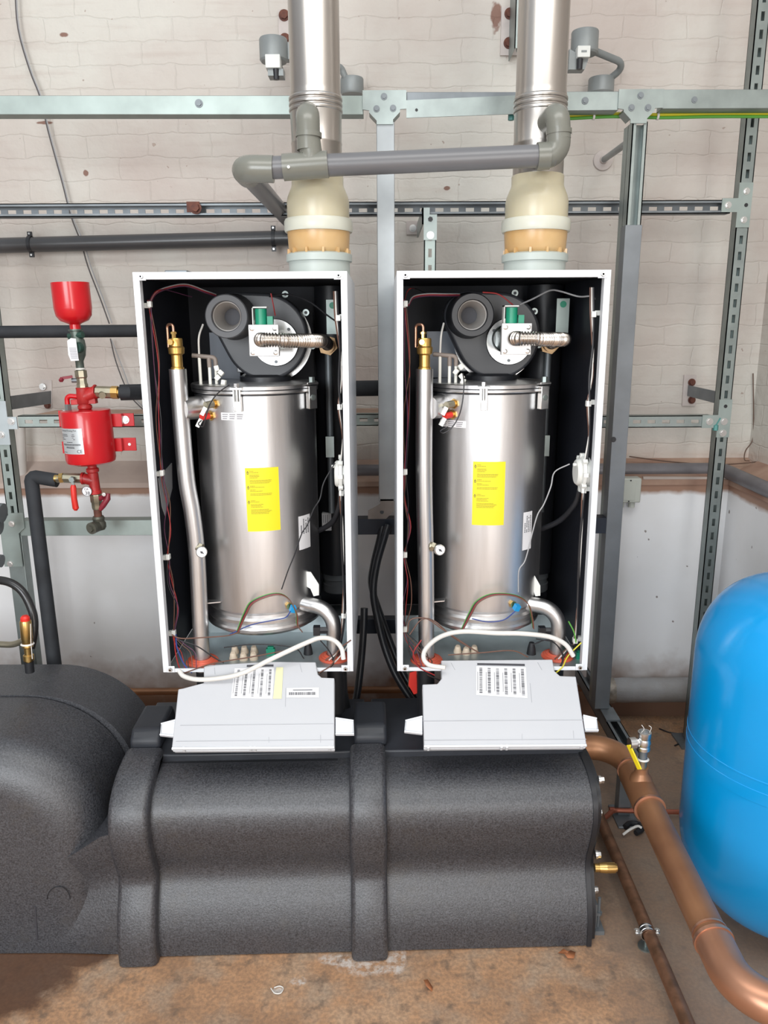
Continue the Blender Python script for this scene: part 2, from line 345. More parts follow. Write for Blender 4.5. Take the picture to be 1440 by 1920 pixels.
def mk_plaster():
    m, t, b = nt('painted_render'); N = t.nodes; L = t.links
    g = N.new('ShaderNodeNewGeometry'); sp = N.new('ShaderNodeSeparateXYZ'); L.new(g.outputs['Position'], sp.inputs[0])
    n1 = N.new('ShaderNodeTexNoise'); n1.inputs['Scale'].default_value = 2.2; n1.inputs['Detail'].default_value = 6; L.new(g.outputs['Position'], n1.inputs['Vector'])
    r1 = N.new('ShaderNodeValToRGB'); r1.color_ramp.elements[0].position = 0.3; r1.color_ramp.elements[0].color = (0.72, 0.71, 0.70, 1)
    r1.color_ramp.elements[1].position = 0.62; r1.color_ramp.elements[1].color = (0.84, 0.845, 0.86, 1); L.new(n1.outputs[0], r1.inputs[0])
    # rising damp and dirt at the foot
    dz = N.new('ShaderNodeMapRange'); dz.inputs[1].default_value = 0.36; dz.inputs[2].default_value = 0.06; L.new(sp.outputs[2], dz.inputs[0])
    n2 = N.new('ShaderNodeTexNoise'); n2.inputs['Scale'].default_value = 9; n2.inputs['Detail'].default_value = 6; L.new(g.outputs['Position'], n2.inputs['Vector'])
    dm = N.new('ShaderNodeMath'); dm.operation = 'MULTIPLY_ADD'; L.new(n2.outputs[0], dm.inputs[0]); dm.inputs[1].default_value = 0.9; L.new(dz.outputs[0], dm.inputs[2])
    d2 = N.new('ShaderNodeMapRange'); d2.inputs[1].default_value = 0.75; d2.inputs[2].default_value = 1.3; L.new(dm.outputs[0], d2.inputs[0])
    c = mixc(N, L, d2.outputs[0], r1.outputs[0], (0.26, 0.15, 0.10))
    tz = N.new('ShaderNodeMapRange'); tz.inputs[1].default_value = 0.905; tz.inputs[2].default_value = 0.955; L.new(sp.outputs[2], tz.inputs[0])
    tm = N.new('ShaderNodeMath'); tm.operation = 'MULTIPLY_ADD'; L.new(n2.outputs[0], tm.inputs[0]); tm.inputs[1].default_value = 0.8; L.new(tz.outputs[0], tm.inputs[2])
    t2 = N.new('ShaderNodeMapRange'); t2.inputs[1].default_value = 0.85; t2.inputs[2].default_value = 1.2; L.new(tm.outputs[0], t2.inputs[0])
    c = mixc(N, L, t2.outputs[0], c, (0.33, 0.19, 0.13))
    n4 = N.new('ShaderNodeTexNoise'); n4.inputs['Scale'].default_value = 30; n4.inputs['Detail'].default_value = 1; L.new(g.outputs['Position'], n4.inputs['Vector'])
    r4 = N.new('ShaderNodeMapRange'); r4.inputs[1].default_value = 0.77; r4.inputs[2].default_value = 0.785; r4.inputs[4].default_value = 0.8; L.new(n4.outputs[0], r4.inputs[0])
    c = mixc(N, L, r4.outputs[0], c, (0.16, 0.12, 0.10))
    L.new(c, b.inputs['Base Color']); b.inputs['Roughness'].default_value = 0.5
    bp = N.new('ShaderNodeBump'); bp.inputs['Strength'].default_value = 0.25; bp.inputs['Distance'].default_value = 0.006
    L.new(n1.outputs[0], bp.inputs['Height']); L.new(bp.outputs[0], b.inputs['Normal'])
    return m
def mk_floor():
    m, t, b = nt('stained_concrete'); N = t.nodes; L = t.links
    g = N.new('ShaderNodeNewGeometry')
    def noise(sc, det=6, rg=0.6):
        n = N.new('ShaderNodeTexNoise'); n.inputs['Scale'].default_value = sc; n.inputs['Detail'].default_value = det; n.inputs['Roughness'].default_value = rg
        L.new(g.outputs['Position'], n.inputs['Vector']); return n.outputs[0]
    a, d, f, fine = noise(3.2), noise(8), noise(22), noise(110, 3)
    r = N.new('ShaderNodeValToRGB'); e = r.color_ramp.elements; e[0].position = 0.30; e[0].color = (0.27, 0.155, 0.090, 1); e[1].position = 0.72; e[1].color = (0.52, 0.38, 0.26, 1)
    k = e.new(0.5); k.color = (0.50, 0.28, 0.15, 1); L.new(a, r.inputs[0])
    mr = N.new('ShaderNodeMapRange'); mr.inputs[1].default_value = 0.48; mr.inputs[2].default_value = 0.68; mr.inputs[4].default_value = 0.7; L.new(d, mr.inputs[0])
    c = mixc(N, L, mr.outputs[0], r.outputs[0], (0.38, 0.31, 0.235))
    m3 = N.new('ShaderNodeMapRange'); m3.inputs[1].default_value = 0.54; m3.inputs[2].default_value = 0.68; m3.inputs[4].default_value = 0.75; L.new(f, m3.inputs[0])
    c = mixc(N, L, m3.outputs[0], c, (0.14, 0.10, 0.072))
    m5 = N.new('ShaderNodeMapRange'); m5.inputs[1].default_value = 0.40; m5.inputs[2].default_value = 0.62; m5.inputs[3].default_value = 0.45; m5.inputs[4].default_value = 0; L.new(fine, m5.inputs[0])
    c = mixc(N, L, m5.outputs[0], c, (0.16, 0.11, 0.08))
    def P2(px, py): q = PZ(px, py, 0); return q.x, q.y
    # greyer concrete towards the right, darkened further as painted shade under the tank
    x, y = P2(1230, 1500); gm = spots_mask(N, L, g.outputs['Position'], [(0.95, 1.9, 0.45, 0.9)], d)
    gg = N.new('ShaderNodeMath'); gg.operation = 'MULTIPLY'; gg.inputs[1].default_value = 0.72; L.new(gm, gg.inputs[0])
    c = mixc(N, L, gg.outputs[0], c, (0.21, 0.155, 0.12))
    # wet patch, lime bloom
    wx, wy = P2(40, 1850); s1 = spots_mask(N, L, g.outputs['Position'], [(wx - 0.05, wy + 0.03, 0.19, 0.14), (wx + 0.09, wy + 0.10, 0.12, 0.05)], d)
    sc = N.new('ShaderNodeMath'); sc.operation = 'MULTIPLY'; sc.inputs[1].default_value = 0.9; L.new(s1, sc.inputs[0])
    c = mixc(N, L, sc.outputs[0], c, (0.085, 0.042, 0.026))
    sp = []
    for px, py, rx, ry in ((690, 1812, .085, .03), (640, 1800, .06, .02), (742, 1800, .03, .05), (560, 1840, .022, .014), (520, 1858, .014, .012)):
        X, Y = P2(px, py); sp.append((X, Y, rx, ry))
    s2 = spots_mask(N, L, g.outputs['Position'], sp, f); s3 = N.new('ShaderNodeMath'); s3.operation = 'MULTIPLY'; s3.inputs[1].default_value = 0.75; L.new(s2, s3.inputs[0])
    q1 = N.new('ShaderNodeMapRange'); q1.inputs[1].default_value = 0.42; q1.inputs[2].default_value = 0.62; L.new(noise(48, 5, .7), q1.inputs[0]); q2 = N.new('ShaderNodeMath'); q2.operation = 'MULTIPLY'; L.new(s3.outputs[0], q2.inputs[0]); L.new(q1.outputs[0], q2.inputs[1])
    c = mixc(N, L, q2.outputs[0], c, (0.66, 0.62, 0.58))
    L.new(c, b.inputs['Base Color'])
    rr = N.new('ShaderNodeMapRange'); rr.inputs[3].default_value = 0.55; rr.inputs[4].default_value = 0.12; L.new(s1, rr.inputs[0]); L.new(rr.outputs[0], b.inputs['Roughness'])
    bp = N.new('ShaderNodeBump'); bp.inputs['Strength'].default_value = 0.3; bp.inputs['Distance'].default_value = 0.004
    L.new(f, bp.inputs['Height']); L.new(bp.outputs[0], b.inputs['Normal'])
    return m
def mk_dirtledge():
    m = mat('dirty_ledge', (0.40, 0.27, 0.20), 0.85, 0, 0.4, 7, 0.5, 30, col2=(0.25, 0.14, 0.10)); N = m.node_tree.nodes; L = m.node_tree.links; b = N['Principled BSDF']
    src = b.inputs['Base Color'].links[0].from_socket; g = N.new('ShaderNodeNewGeometry'); sp = N.new('ShaderNodeSeparateXYZ'); L.new(g.outputs['Position'], sp.inputs[0])
    n = N.new('ShaderNodeTexNoise'); n.inputs['Scale'].default_value = 6; n.inputs['Detail'].default_value = 5; L.new(g.outputs['Position'], n.inputs['Vector'])
    a = N.new('ShaderNodeMath'); a.operation = 'MULTIPLY_ADD'; L.new(sp.outputs[0], a.inputs[0]); a.inputs[1].default_value = -1.0; L.new(n.outputs[0], a.inputs[2])
    mr = N.new('ShaderNodeMapRange'); mr.inputs[1].default_value = 0.55; mr.inputs[2].default_value = 0.95; mr.inputs[4].default_value = 0.45; L.new(a.outputs[0], mr.inputs[0])
    L.new(mixc(N, L, mr.outputs[0], src, (0.62, 0.56, 0.52)), b.inputs['Base Color']); return m

# ------------------------------------------------------------------ the room
YU, YL_, XR = 3.0, 2.87, 1.44
zA = P(1200, 848, YU).z; zN = P(1200, 906, YL_).z
XRl = XR - 0.125
spots = []
for px, py, rx, ry in ((120, 65, .016, .008), (161, 325, .010, .011), (838, 353, .012, .008), (930, 30, .02, .05), (950, 90, .02, .03), (85, 230, .03, .006)):
    q = P(px, py, YU); spots.append((q.x, q.z, rx, ry))
brick = mk_brick('painted_brick', spots); brick_r = mk_brick('painted_brick_side'); plaster = mk_plaster(); floorm = mk_floor(); ledgem = mk_dirtledge()
b = MB(); b.box(-2.6, XR + 0.3, YU, YU + 0.2, zA - 0.05, 3.6); wb = struct(b.build('wall_back', brick, smooth=False))
b = MB(); b.prism([(-2.6, YL_, -0.0), (-2.6, YL_, zN), (-2.6, YU + 0.1, zN), (-2.6, YU + 0.1, 0)], (XR + 2.9, 0, 0)); struct(b.build('wall_back_lower', plaster, smooth=False))
b = MB(); b.prism([(-2.6, YL_ - 0.008, zN - 0.006), (-2.6, YL_ - 0.004, zN + 0.012), (-2.6, YU + 0.05, zA), (-2.6, YU + 0.05, zN - 0.006)], (XR + 2.8, 0, 0)); struct(b.build('trim_1', ledgem, smooth=False))
b = MB(); b.box(XR, XR + 0.2, -3.2, YU + 0.1, zA - 0.05, 3.6); struct(b.build('wall_right', brick_r, smooth=False))
b = MB(); b.box(XRl, XRl + 0.3, -3.2, YL_ + 0.05, 0, zN); struct(b.build('wall_right_lower', plaster, smooth=False))
b = MB(); b.prism([(XRl - 0.008, -3.2, zN - 0.006), (XRl - 0.004, -3.2, zN + 0.012), (XR + 0.05, -3.2, zA), (XR + 0.05, -3.2, zN - 0.006)], (0, YL_ + 3.25, 0)); struct(b.build('trim_2', ledgem, smooth=False))
b = MB(); b.box(-2.6, XR + 0.3, -3.4, YU + 0.2, -0.1, 0); struct(b.build('floor', floorm, smooth=False))
# the rest of the room, behind and beside the viewer: a wall with a window band and a doorway
roomp = mat('room_paint', (0.42, 0.42, 0.43), 0.8, 0, 0.3, 3)
b = MB()
for x0, x1, z0, z1 in ((-2.6, -2.5, 0, 3.6), (-2.5, -0.7, 0, 1.3), (-2.5, -0.7, 3.0, 3.6), (-0.7, 0.4, 0, 3.6), (0.4, 1.4, 2.6, 3.6), (1.4, 1.7, 0, 3.6)):
    b.box(x0, x1, -3.4, -3.2, z0, z1)
struct(b.build('wall_rear', roomp, smooth=False))
b = MB(); b.box(-2.8, -2.6, -3.4, YU + 0.2, 0, 3.6); struct(b.build('wall_left', roomp, smooth=False))
# ------------------------------------------------------------------ support framework behind the boilers
YF, YS = 2.45, 2.64          # front rails / slotted channels behind them
def slotted_z(b, xc, z0, z1, yf, w_=0.041, d=0.041, phase=0.0, skip=()):
    """channel standing up, slotted web to the viewer, open at the back"""
    x0, x1 = xc - w_/2, xc + w_/2; t = 0.003
    b.box(x0, xc - 0.0055, yf, yf + t, z0, z1); b.box(xc + 0.0055, x1, yf, yf + t, z0, z1)
    z = z0 - phase
    while z < z1:
        a, c = max(z0, z), min(z1, z + 0.024)
        if c > a: b.box(xc - 0.0055, xc + 0.0055, yf + 0.0002, yf + t - 0.0002, a, c)
        z += 0.05
    b.box(x0, x0 + t, yf, yf + d, z0, z1); b.box(x1 - t, x1, yf, yf + d, z0, z1)
    b.box(x0, x0 + 0.009, yf + d - t, yf + d, z0, z1); b.box(x1 - 0.009, x1, yf + d - t, yf + d, z0, z1)
def slotted_x(b, x0, x1, zc, yf, w_=0.041, d=0.041, front=True):
    z0, z1 = zc - w_/2, zc + w_/2; t = 0.003; yw = yf if front else yf + d - t
    b.box(x0, x1, yw, yw + t, z0, zc - 0.006); b.box(x0, x1, yw, yw + t, zc + 0.006, z1)
    x = x0
    while x < x1:
        c = min(x1, x + 0.023); b.box(x, c, yw + 0.0002, yw + t - 0.0002, zc - 0.006, zc + 0.006); x += 0.05
    b.box(x0, x1, yf, yf + d, z0, z0 + t); b.box(x0, x1, yf, yf + d, z1 - t, z1)
    yl = yf + d - t if front else yf
    b.box(x0, x1, yl, yl + t, z0, z0 + 0.009); b.box(x0, x1, yl, yl + t, z1 - 0.009, z1)

def plate_bolts(par, pts, Y, n=(0, -1, 0), r=0.008):
    for px, py in pts:
        b = MB(); b.bolt(P(px, py, Y), n, r, 0.006); b.build('bolt', bright, par)

# right slotted upright
c = P(1394, 300, YS); c2 = P(1330, 960, YS); xs_r = (c.x + c2.x)/2 + 0.018
t = thing('slotted_upright', 'galvanised slotted channel upright at the right, rising behind the blue tank', 'steel channel', (xs_r, YS, 0))
b = MB(); slotted_z(b, xs_r, 0.02, 2.75, YS, phase=0.03); b.build('channel', galv, t)
b = MB(); b.box(xs_r - 0.05, xs_r + 0.05, YS - 0.03, YS + 0.08, 0, 0.008); b.build('base_plate', galv_dark, t)
q = P(1388, 385, YS); b = MB(); b.box(xs_r - 0.024, xs_r + 0.020, YS - 0.005, YS - 0.0005, q.z - 0.068, q.z + 0.068); b.box(xs_r - 0.075, xs_r - 0.024, YS - 0.005, YS - 0.0005, q.z - 0.021, q.z + 0.021)
pl = b.build('tee_plate', galv_light, t)
for dx, dz in ((0, .042), (0, -.045), (-.055, 0)):
    b = MB(); b.bolt((xs_r + dx, YS - 0.005, q.z + dz), (0, -1, 0), .0075, .006); b.build('bolt', bright, pl)
b = MB(); b.cyl((xs_r + 0.003, YS - 0.0052, q.z), (xs_r + 0.003, YS - 0.006, q.z), 0.006); b.build('hole', w_blk, pl)
q2 = P(1350, 790, YS); b = MB(); b.box(xs_r - 0.022, xs_r + 0.022, YS - 0.005, YS - 0.0005, q2.z - 0.055, q2.z + 0.075); b.box(xs_r - 0.075, xs_r - 0.022, YS - 0.005, YS - 0.0005, q2.z - 0.022, q2.z + 0.022)
pl = b.build('tee_plate', galv_light, t)
for dx, dz in ((0, 0), (0, -.04), (-.05, 0)):
    b = MB(); b.bolt((xs_r + dx, YS - 0.005, q2.z + dz), (0, -1, 0), .0085, .005); b.build('bolt', bright, pl)
b = MB(); b.cyl((xs_r, YS - 0.0052, q2.z + 0.052), (xs_r, YS - 0.006, q2.z + 0.052), 0.006); b.build('hole', w_blk, pl)

# left slotted upright
xs_l = P(13, 885, YS).x + 0.003
t = thing('slotted_upright', 'slotted channel upright at the left edge behind the red dosing pot', 'steel channel', (xs_l, YS, 0))
b = MB(); slotted_z(b, xs_l, 0.02, P(0, 560, YS).z + 0.3, YS, phase=0.02); b.build('channel', galv_light, t)
q = P(15, 793, YS); b = MB(); b.box(xs_l - 0.022, xs_l + 0.023, YS - 0.005, YS - 0.0005, q.z - 0.075, q.z + 0.075); b.box(xs_l + .0232, P(33, 793, YS).x, YS - 0.005, YS - 0.0005, q.z - 0.021, q.z + 0.021)
pl = b.build('tee_plate', zinc, t)
for px, py in ((21, 790), (2, 815)):
    b = MB(); b.bolt(P(px, py, YS - 0.005), (0, -1, 0), .009, .006); b.build('bolt', bright, pl)

# mid-height slotted rail, open side to the viewer
q = P(700, 391, YS); xe = xs_r - 0.075
o = MB(); slotted_x(o, -1.75, xe + 0.03, q.z, YS - 0.002, front=False); o = o.build('slotted_rail', galv_dark)
tag(o, 'long open slotted channel rail crossing the wall above both boilers', 'steel channel')
zr = q.z
q = P(367, 390, YS - 0.01); b = MB(); b.bolt(q, (0, -1, 0), .013, .012); b.box(q.x - 0.03, q.x + 0.012, YS - 0.006, YS - 0.003, q.z - 0.012, q.z + 0.020)
tag(b.build('rusty_clamp_bolt', rust), 'rusted bolt and clip on the open slotted rail left of the flues', 'bolt')
# lower slotted rails
q = P(1250, 790, YS); o = MB(); slotted_x(o, P(1158, 790, YS).x - 0.12, xs_r - 0.04, q2.z, YS); o = o.build('slotted_rail', galv)
tag(o, 'short slotted rail bolted to the right upright, level with the upper tank', 'steel channel')
q = P(180, 790, YS); o = MB(); slotted_x(o, P(34, 790, YS).x, P(740, 790, YS).x, q.z, YS); o = o.build('slotted_rail', galv_light)
tag(o, 'slotted rail running behind the red dosing pot and the left boiler', 'steel channel')
q3 = P(180, 779, YS + 0.06); b = MB(); b.prism([(P(48, 778, YS).x, YS + 0.045, q.z + 0.018), (P(720, 778, YS).x, YS + 0.045, q.z + 0.018), (P(720, 778, YS).x, YS + 0.2, q.z + 0.02), (P(62, 770, YS).x, YS + 0.2, q.z + 0.02)], (0, 0, -0.02))
tag(b.build('dusty_board', timber), 'dusty brown board lying on the rail behind the red dosing pot', 'board')

# short slotted drop bracket above the right boiler
xq = P(806, 450, YS - 0.03).x
t = thing('slotted_drop', 'short slotted channel hanging from the open rail just above the right boiler', 'steel channel', (xq, YS - 0.045, 1.5))
b = MB(); slotted_z(b, xq, 1.30, P(806, 420, YS - 0.045).z, YS - 0.045, w_=0.038, d=0.03); b.build('channel', galv_light, t)
b = MB(); b.box(xq - 0.021, xq + 0.021, YS - 0.05, YS - 0.0455, P(806, 450, YS - .05).z, P(806, 402, YS - .05).z); pl = b.build('plate', galv, t)
for px, py, m_ in ((807, 411, w_blk), (807, 441, bright)):
    b = MB(); b.bolt(P(px, py, YS - 0.05), (0, -1, 0), .008, .004 if m_ is w_blk else .007, washer=m_ is not w_blk); b.build('bolt', m_, pl)
t = thing('wall_bracket', 'painted wall plate with bolt beside the hanging slotted channel', 'bracket', P(775, 427, YU - 0.01))
b = MB(); a, c = P(762, 440, YU - 0.006), P(784, 414, YU - 0.006); b.box(a.x, c.x, YU - 0.008, YU - 0.001, a.z, c.z); b.build('plate', pinkplate, t, bevel=0.001)
b = MB(); b.bolt(P(774, 428, YU - 0.008), (0, -1, 0), .009, .009); b.build('bolt', bright, t)
a = P(784, 440, 2.9); c = P(797, 412, 2.9); b = MB(); b.box(a.x, a.x + 0.005, YS - 0.02, YU - 0.008, a.z, c.z); b.box(a.x, c.x, YS - 0.02, YS - 0.015, a.z, c.z); b.build('arm', galv, t)

# top front rail, in lengths
def rail(px0, px1, py0, py1, Y, m_, label, d=0.05, h=0.051, name='box_rail', end_drop=0.0):
    a, c = P(px0, py0, Y), P(px1, py1, Y); b = MB()
    b.prism([(a.x, Y, a.z - h/2), (c.x, Y, c.z - h/2), (c.x, Y, c.z + h/2), (a.x, Y, a.z + h/2)], (0, d, 0))
    o = b.build(name, m_, bevel=0.0015); return tag(o, label, 'steel rail')
ztop = P(800, 194, YF).z
rl = rail(-60, 681, 197, 197, YF, galv_light, 'pale galvanised box rail across the top left, behind the left flue')
for px, py in ((373, 194),):
    b = MB(); b.bolt(P(px, py, YF), (0, -1, 0), .008, .005); lab(b.build('bolt', galv_dark, rl), 'dark bolt')
rr_ = rail(1030, 1160, 190, 189, YF, galv, 'grey box rail length between the right flue and the right tee plate')
b = MB(); b.bolt(P(1097, 189, YF), (0, -1, 0), .007, .004); b.build('bolt', galv_dark, rr_)
rc = rail(762, 1040, 183, 183, YF + 0.004, galv_dark, 'open dark channel length behind the tilted cover strip between the flues', h=0.030)
a, c = P(762, 201, YF - 0.006), P(985, 195, YF - 0.006)
b = MB(); b.prism([(a.x, YF - 0.006, P(762, 222, YF).z), (c.x, YF - 0.006, P(985, 214, YF).z), (c.x, YF - 0.006, P(985, 179, YF).z), (a.x, YF - 0.006, P(762, 189, YF).z)], (0, 0.004, 0))
o = tag(b.build('cover_strip', galv), 'slightly tilted galvanised cover strip on the top rail between the flues', 'cover strip')
b = MB(); b.cyl(P(781, 206, YF - .006), P(781, 206, YF - .008), .004); lab(b.build('hole', w_blk, o), 'small dark hole')
rx = rail(1243, 1500, 186, 185, YF, galv, 'grey box rail at the top right crossing in front of the slotted upright')
b = MB(); b.bolt(P(1302, 187, YF), (0, -1, 0), .006, .003); b.build('bolt', galv_dark, rx)
# tee gussets
def gusset(cx_, top, bot, xl, xr, nx0, nx1, bolts, label):
    Y = YF - 0.006; t = thing('tee_gusset', label, 'gusset plate', P(cx_, bot, Y), 'gusset plates on the top rail')
    z = lambda y: P(cx_, y, Y).z; x = lambda x_: P(x_, (top+bot)/2, Y).x
    b = MB(); b.prism([(x(xl), Y, z(top)), (x(xr), Y, z(top)), (x(xr), Y, z(top + 35)), (x(nx1 + 13), Y, z(top + 36)), (x(nx1), Y, z(top + 50)), (x(nx1), Y, z(bot)), (x(nx0), Y, z(bot)), (x(nx0), Y, z(top + 52)), (x(nx0 - 14), Y, z(top + 38)), (x(xl), Y, z(top + 36))], (0, 0.005, 0))
    b.prism([(x(nx0), Y, z(top + 52)), (x(nx0 - 14), Y, z(top + 38)), (x(nx0 - 14), Y, z(top + 42)), (x(nx0), Y, z(top + 57))], (0, 0.05, 0))
    b.prism([(x(nx1 + 13), Y, z(top + 36)), (x(nx1), Y, z(top + 50)), (x(nx1), Y, z(top + 55)), (x(nx1 + 13), Y, z(top + 41))], (0, 0.05, 0))
    b.build('plate', galv, t)
    for px, py in bolts:
        b = MB(); b.bolt(P(px, py, Y), (0, -1, 0), .0065, .004); b.build('bolt', galv_dark, t)
gusset(720, 169, 233, 680, 762, 706, 737, ((720, 181), (706, 204), (737, 203)), 'galvanised tee gusset plate at the top of the middle post')
gusset(1200, 167, 231, 1159, 1243, 1184, 1215, ((1201, 179), (1184, 202), (1215, 202)), 'galvanised tee gusset plate at the top of the right post')
# posts
xc = P(723, 300, YF).x
b = MB(); b.box(xc - 0.0265, xc + 0.0265, YF, YF + 0.05, P(723, 940, YF).z, P(723, 228, YF).z)
tag(b.build('box_post', mat('galvanised_mid', (0.33, 0.35, 0.36), 0.42, 0.75, 0.12, 12), bevel=0.0015), 'plain galvanised box post standing between the two boilers', 'steel post')
q = P(712, 955, YF); t = thing('corner_plate', 'tan triangular corner plate with a hole at the foot of the middle post', 'gusset plate', q)
b = MB(); b.prism([P(690, 975, YF), P(722, 975, YF), P(738, 958, YF), P(738, 936, YF), P(713, 936, YF), P(713, 945, YF), P(690, 958, YF)], (0, 0.006, 0)); b.build('plate', mat('dusty_plate', (0.33, 0.28, 0.25), 0.6, 0.3, 0.15, 20), t)
b = MB(); b.cyl(P(716, 960, YF), P(716, 960, YF - 0.001), .0065); lab(b.build('hole', w_blk, t), 'dark hole')
# right post: back to back channel with a cover on its lower part
xL, xRt = P(1182, 300, YF).x, P(1210, 300, YF).x
t = thing('channel_post', 'tall dark grey channel post along the right side of the right boiler', 'steel post', ((xL + xRt)/2, YF, 0.257))
b = MB(); t3 = 0.003; zt = P(1196, 228, YF).z
b.box(xL, xL + t3, YF, YF + 0.085, 0.257, zt); b.box(xRt - t3, xRt, YF, YF + 0.085, 0.257, zt); b.box(xL, xRt, YF + 0.04, YF + 0.043, 0.257, zt); b.box(xL, xL + 0.011, YF, YF + t3, 0.257, zt); b.box(xRt - 0.011, xRt, YF, YF + t3, 0.257, zt)
b.build('channel', galv, t)
b = MB(); b.box(xL - 0.003, xRt + 0.003, YF - 0.004, YF + 0.045, 0.257, P(1196, 422, YF).z); cv = b.build('cover', mat('galvanised_cover', (0.20, 0.215, 0.23), 0.5, 0.55, 0.15, 10), t, bevel=0.001)
b = MB(); b.bolt(P(1150, 824, YF - .004), (0, -1, 0), .006, .004); b.build('bolt', w_blk, cv)
# dark lower rails behind the boilers
darkrail = mat('dark_blue_steel_and_shade', (0.020, 0.026, 0.040), 0.45, 0.3, 0.2, 9)  # own colour of the low rail, painted shade on the upper one
b = MB(); a = P(290, 976, YF); c = P(720, 987, YF); b.box(P(36, 976, YF).x, P(420, 987, YF).x, YF - 0.002, YF + 0.048, c.z - 0.0255, c.z + 0.0255)
tag(b.build('box_rail', galv_light, bevel=0.001), 'pale galvanised box rail crossing just below the drain of the dosing pot', 'steel rail')
b = MB(); b.box(P(420, 987, YF).x + .001, P(1140, 985, YF).x, YF - 0.002, YF + 0.048, c.z - 0.0275, c.z + 0.0255)  # the pale rail carried on, shade between the boilers put into its colour
tag(b.build('box_rail', darkrail, bevel=0.001), 'steel rail between the boilers, coloured dark blue for shade, just under the corner plate', 'steel rail')
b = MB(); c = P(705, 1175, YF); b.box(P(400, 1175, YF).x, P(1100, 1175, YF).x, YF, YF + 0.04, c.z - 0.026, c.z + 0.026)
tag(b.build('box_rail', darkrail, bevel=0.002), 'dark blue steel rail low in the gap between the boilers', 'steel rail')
# lower left post with angle plate
a = P(30, 1050, YF)
t = thing('channel_post', 'galvanised post with angled corner plate at the lower left edge', 'steel post', (a.x, YF, 0))
b = MB(); b.box(a.x - 0.027, a.x + 0.027, YF + 0.001, YF + 0.045, 0.0, P(30, 1000, YF).z); b.build('post', galv, t, bevel=0.002)
b = MB(); x = lambda v: P(v, 1020, YF - .006).x; z = lambda v: P(30, v, YF - .006).z; Y = YF - 0.008
b.prism([(x(40), Y, z(962)), (x(26), Y, z(962)), (x(4), Y, z(983)), (x(4), Y, z(1062)), (x(38), Y, z(1062)), (x(38), Y, z(1000)), (x(50), Y, z(990)), (x(50), Y, z(962))], (0, 0.005, 0)); g_ = b.build('corner_plate', galv_light, t)
for px, py in ((22, 986), (19, 1061)):
    b = MB(); b.bolt(P(px, py - 4, Y), (0, -1, 0), .007, .005); b.build('bolt', bright, g_)
# foot arm at the right running towards the viewer
t = thing('frame_foot', 'dark steel channel foot on the floor right of the black header casing', 'steel foot', (0.78, 2.2, 0))
b = MB(); X0 = 0.775; b.box(X0 - 0.024, X0 + 0.024, 2.12, 2.80, 0.205, 0.208); b.box(X0 - 0.024, X0 - 0.021, 2.12, 2.80, 0.205, 0.250); b.box(X0 + 0.021, X0 + 0.024, 2.12, 2.80, 0.205, 0.250); b.box(X0 - 0.024, X0 - 0.012, 2.12, 2.80, 0.247, 0.250); b.box(X0 + 0.012, X0 + 0.024, 2.12, 2.80, 0.247, 0.250); b.build('arm', galv_dark, t)
b = MB(); b.box(X0 - 0.02, X0 + 0.02, 2.2, 2.24, 0.006, 0.206); b.box(X0 - 0.035, X0 + 0.035, 2.14, 2.26, 0, 0.008); b.build('leg', galv_dark, t, bevel=0.002)
b = MB(); b.prism([(X0 - 0.024, YF + 0.01, 0.25), (X0 + 0.024, YF + 0.01, 0.25), (X0 + 0.024, YF - 0.08, 0.25), (X0 - 0.024, YF - 0.08, 0.25)], (0, 0, 0.006)); b.build('joint_plate', galv_dark, t)

# green spring nuts and earth cable
for px, py, Y, lb in ((958, 227, YF + 0.03, 'small blue-green channel spring nut left of the right flue, under the top rail'), (1341, 808, YS - 0.003, 'blue-green spring nut at the right upright below its lower plate')):
    q = P(px, py, Y); b = MB(); b.lathe([(0.0, 0), (.009, .002), (.009, .02), (0.0, .024)], q, (0, 0, 1), 6); b.bar(q + V((0, 0, .02)), q + V((.012, 0, .045)), .008, .004); tag(b.build('spring_nut', mat('teal_nut', (0.06, 0.24, 0.22), 0.4)), lb, 'nut')
t = thing('earth_cable', 'yellow and green earth cable clipped under the top right rail', 'cable', P(1250, 215, YF + 0.06))
ps = [P(1062, 217, YF + .06), P(1150, 213, YF + .06), P(1240, 215, YF + .06), P(1340, 213, YF + .06), P(1470, 213, YF + .06)]
b = MB(); b.tube(catmull(ps), .0045, 8); b.build('sheath', w_yel, t)
b = MB(); b.tube(catmull([p + V((0, 0, -.0085)) for p in ps]), .0045, 8); lab(b.build('strand', w_grn, t), 'green strand')
for px in (1113, 1233): b = MB(); q = P(px, 215, YF + .06); b.lathe([(.0065, -.003), (.011, -.003), (.011, .003), (.0065, .003)], q + V((0, 0, -.004)), (1, 0, 0), 16, closed=True); lab(b.build('tie', w_wht, t), 'white cable tie')

# ------------------------------------------------------------------ conduit, switches and wall fittings
def round_box(px, py, Y, r, h, name, label, switch=None):
    q = P(px, py, Y); t = thing(name, label, 'junction box', q, None)
    b = MB(); b.lathe([(0, -.03), (r*0.9, -.03), (r, -.024), (r, h), (r*0.96, h + .004), (0, h + .004)], q, (0, 0, 1), 32); b.build('body', greycase, t)
    return t, q
t, q = round_box(513, 98, 2.80, .046, .035, 'switch_box', 'round grey conduit box with white switch hanging left of the left flue')
b = MB(); a, c = P(498, 128, 2.745), P(525, 102, 2.745); b.box(a.x, c.x, 2.74, 2.78, a.z, c.z); b.build('switch_cover', whitep, t, bevel=0.002)
b = MB(); b.box(a.x + .006, c.x + .008, 2.75, 2.80, a.z - 0.02, a.z); b.build('cover_base', greycase, t)
b = MB(); e = P(518, 138, 2.755); b.cyl(e + V((0, 0, .012)), e + V((0, 0, -.018)), .011, .009); b.build('gland', plastic_black, t)
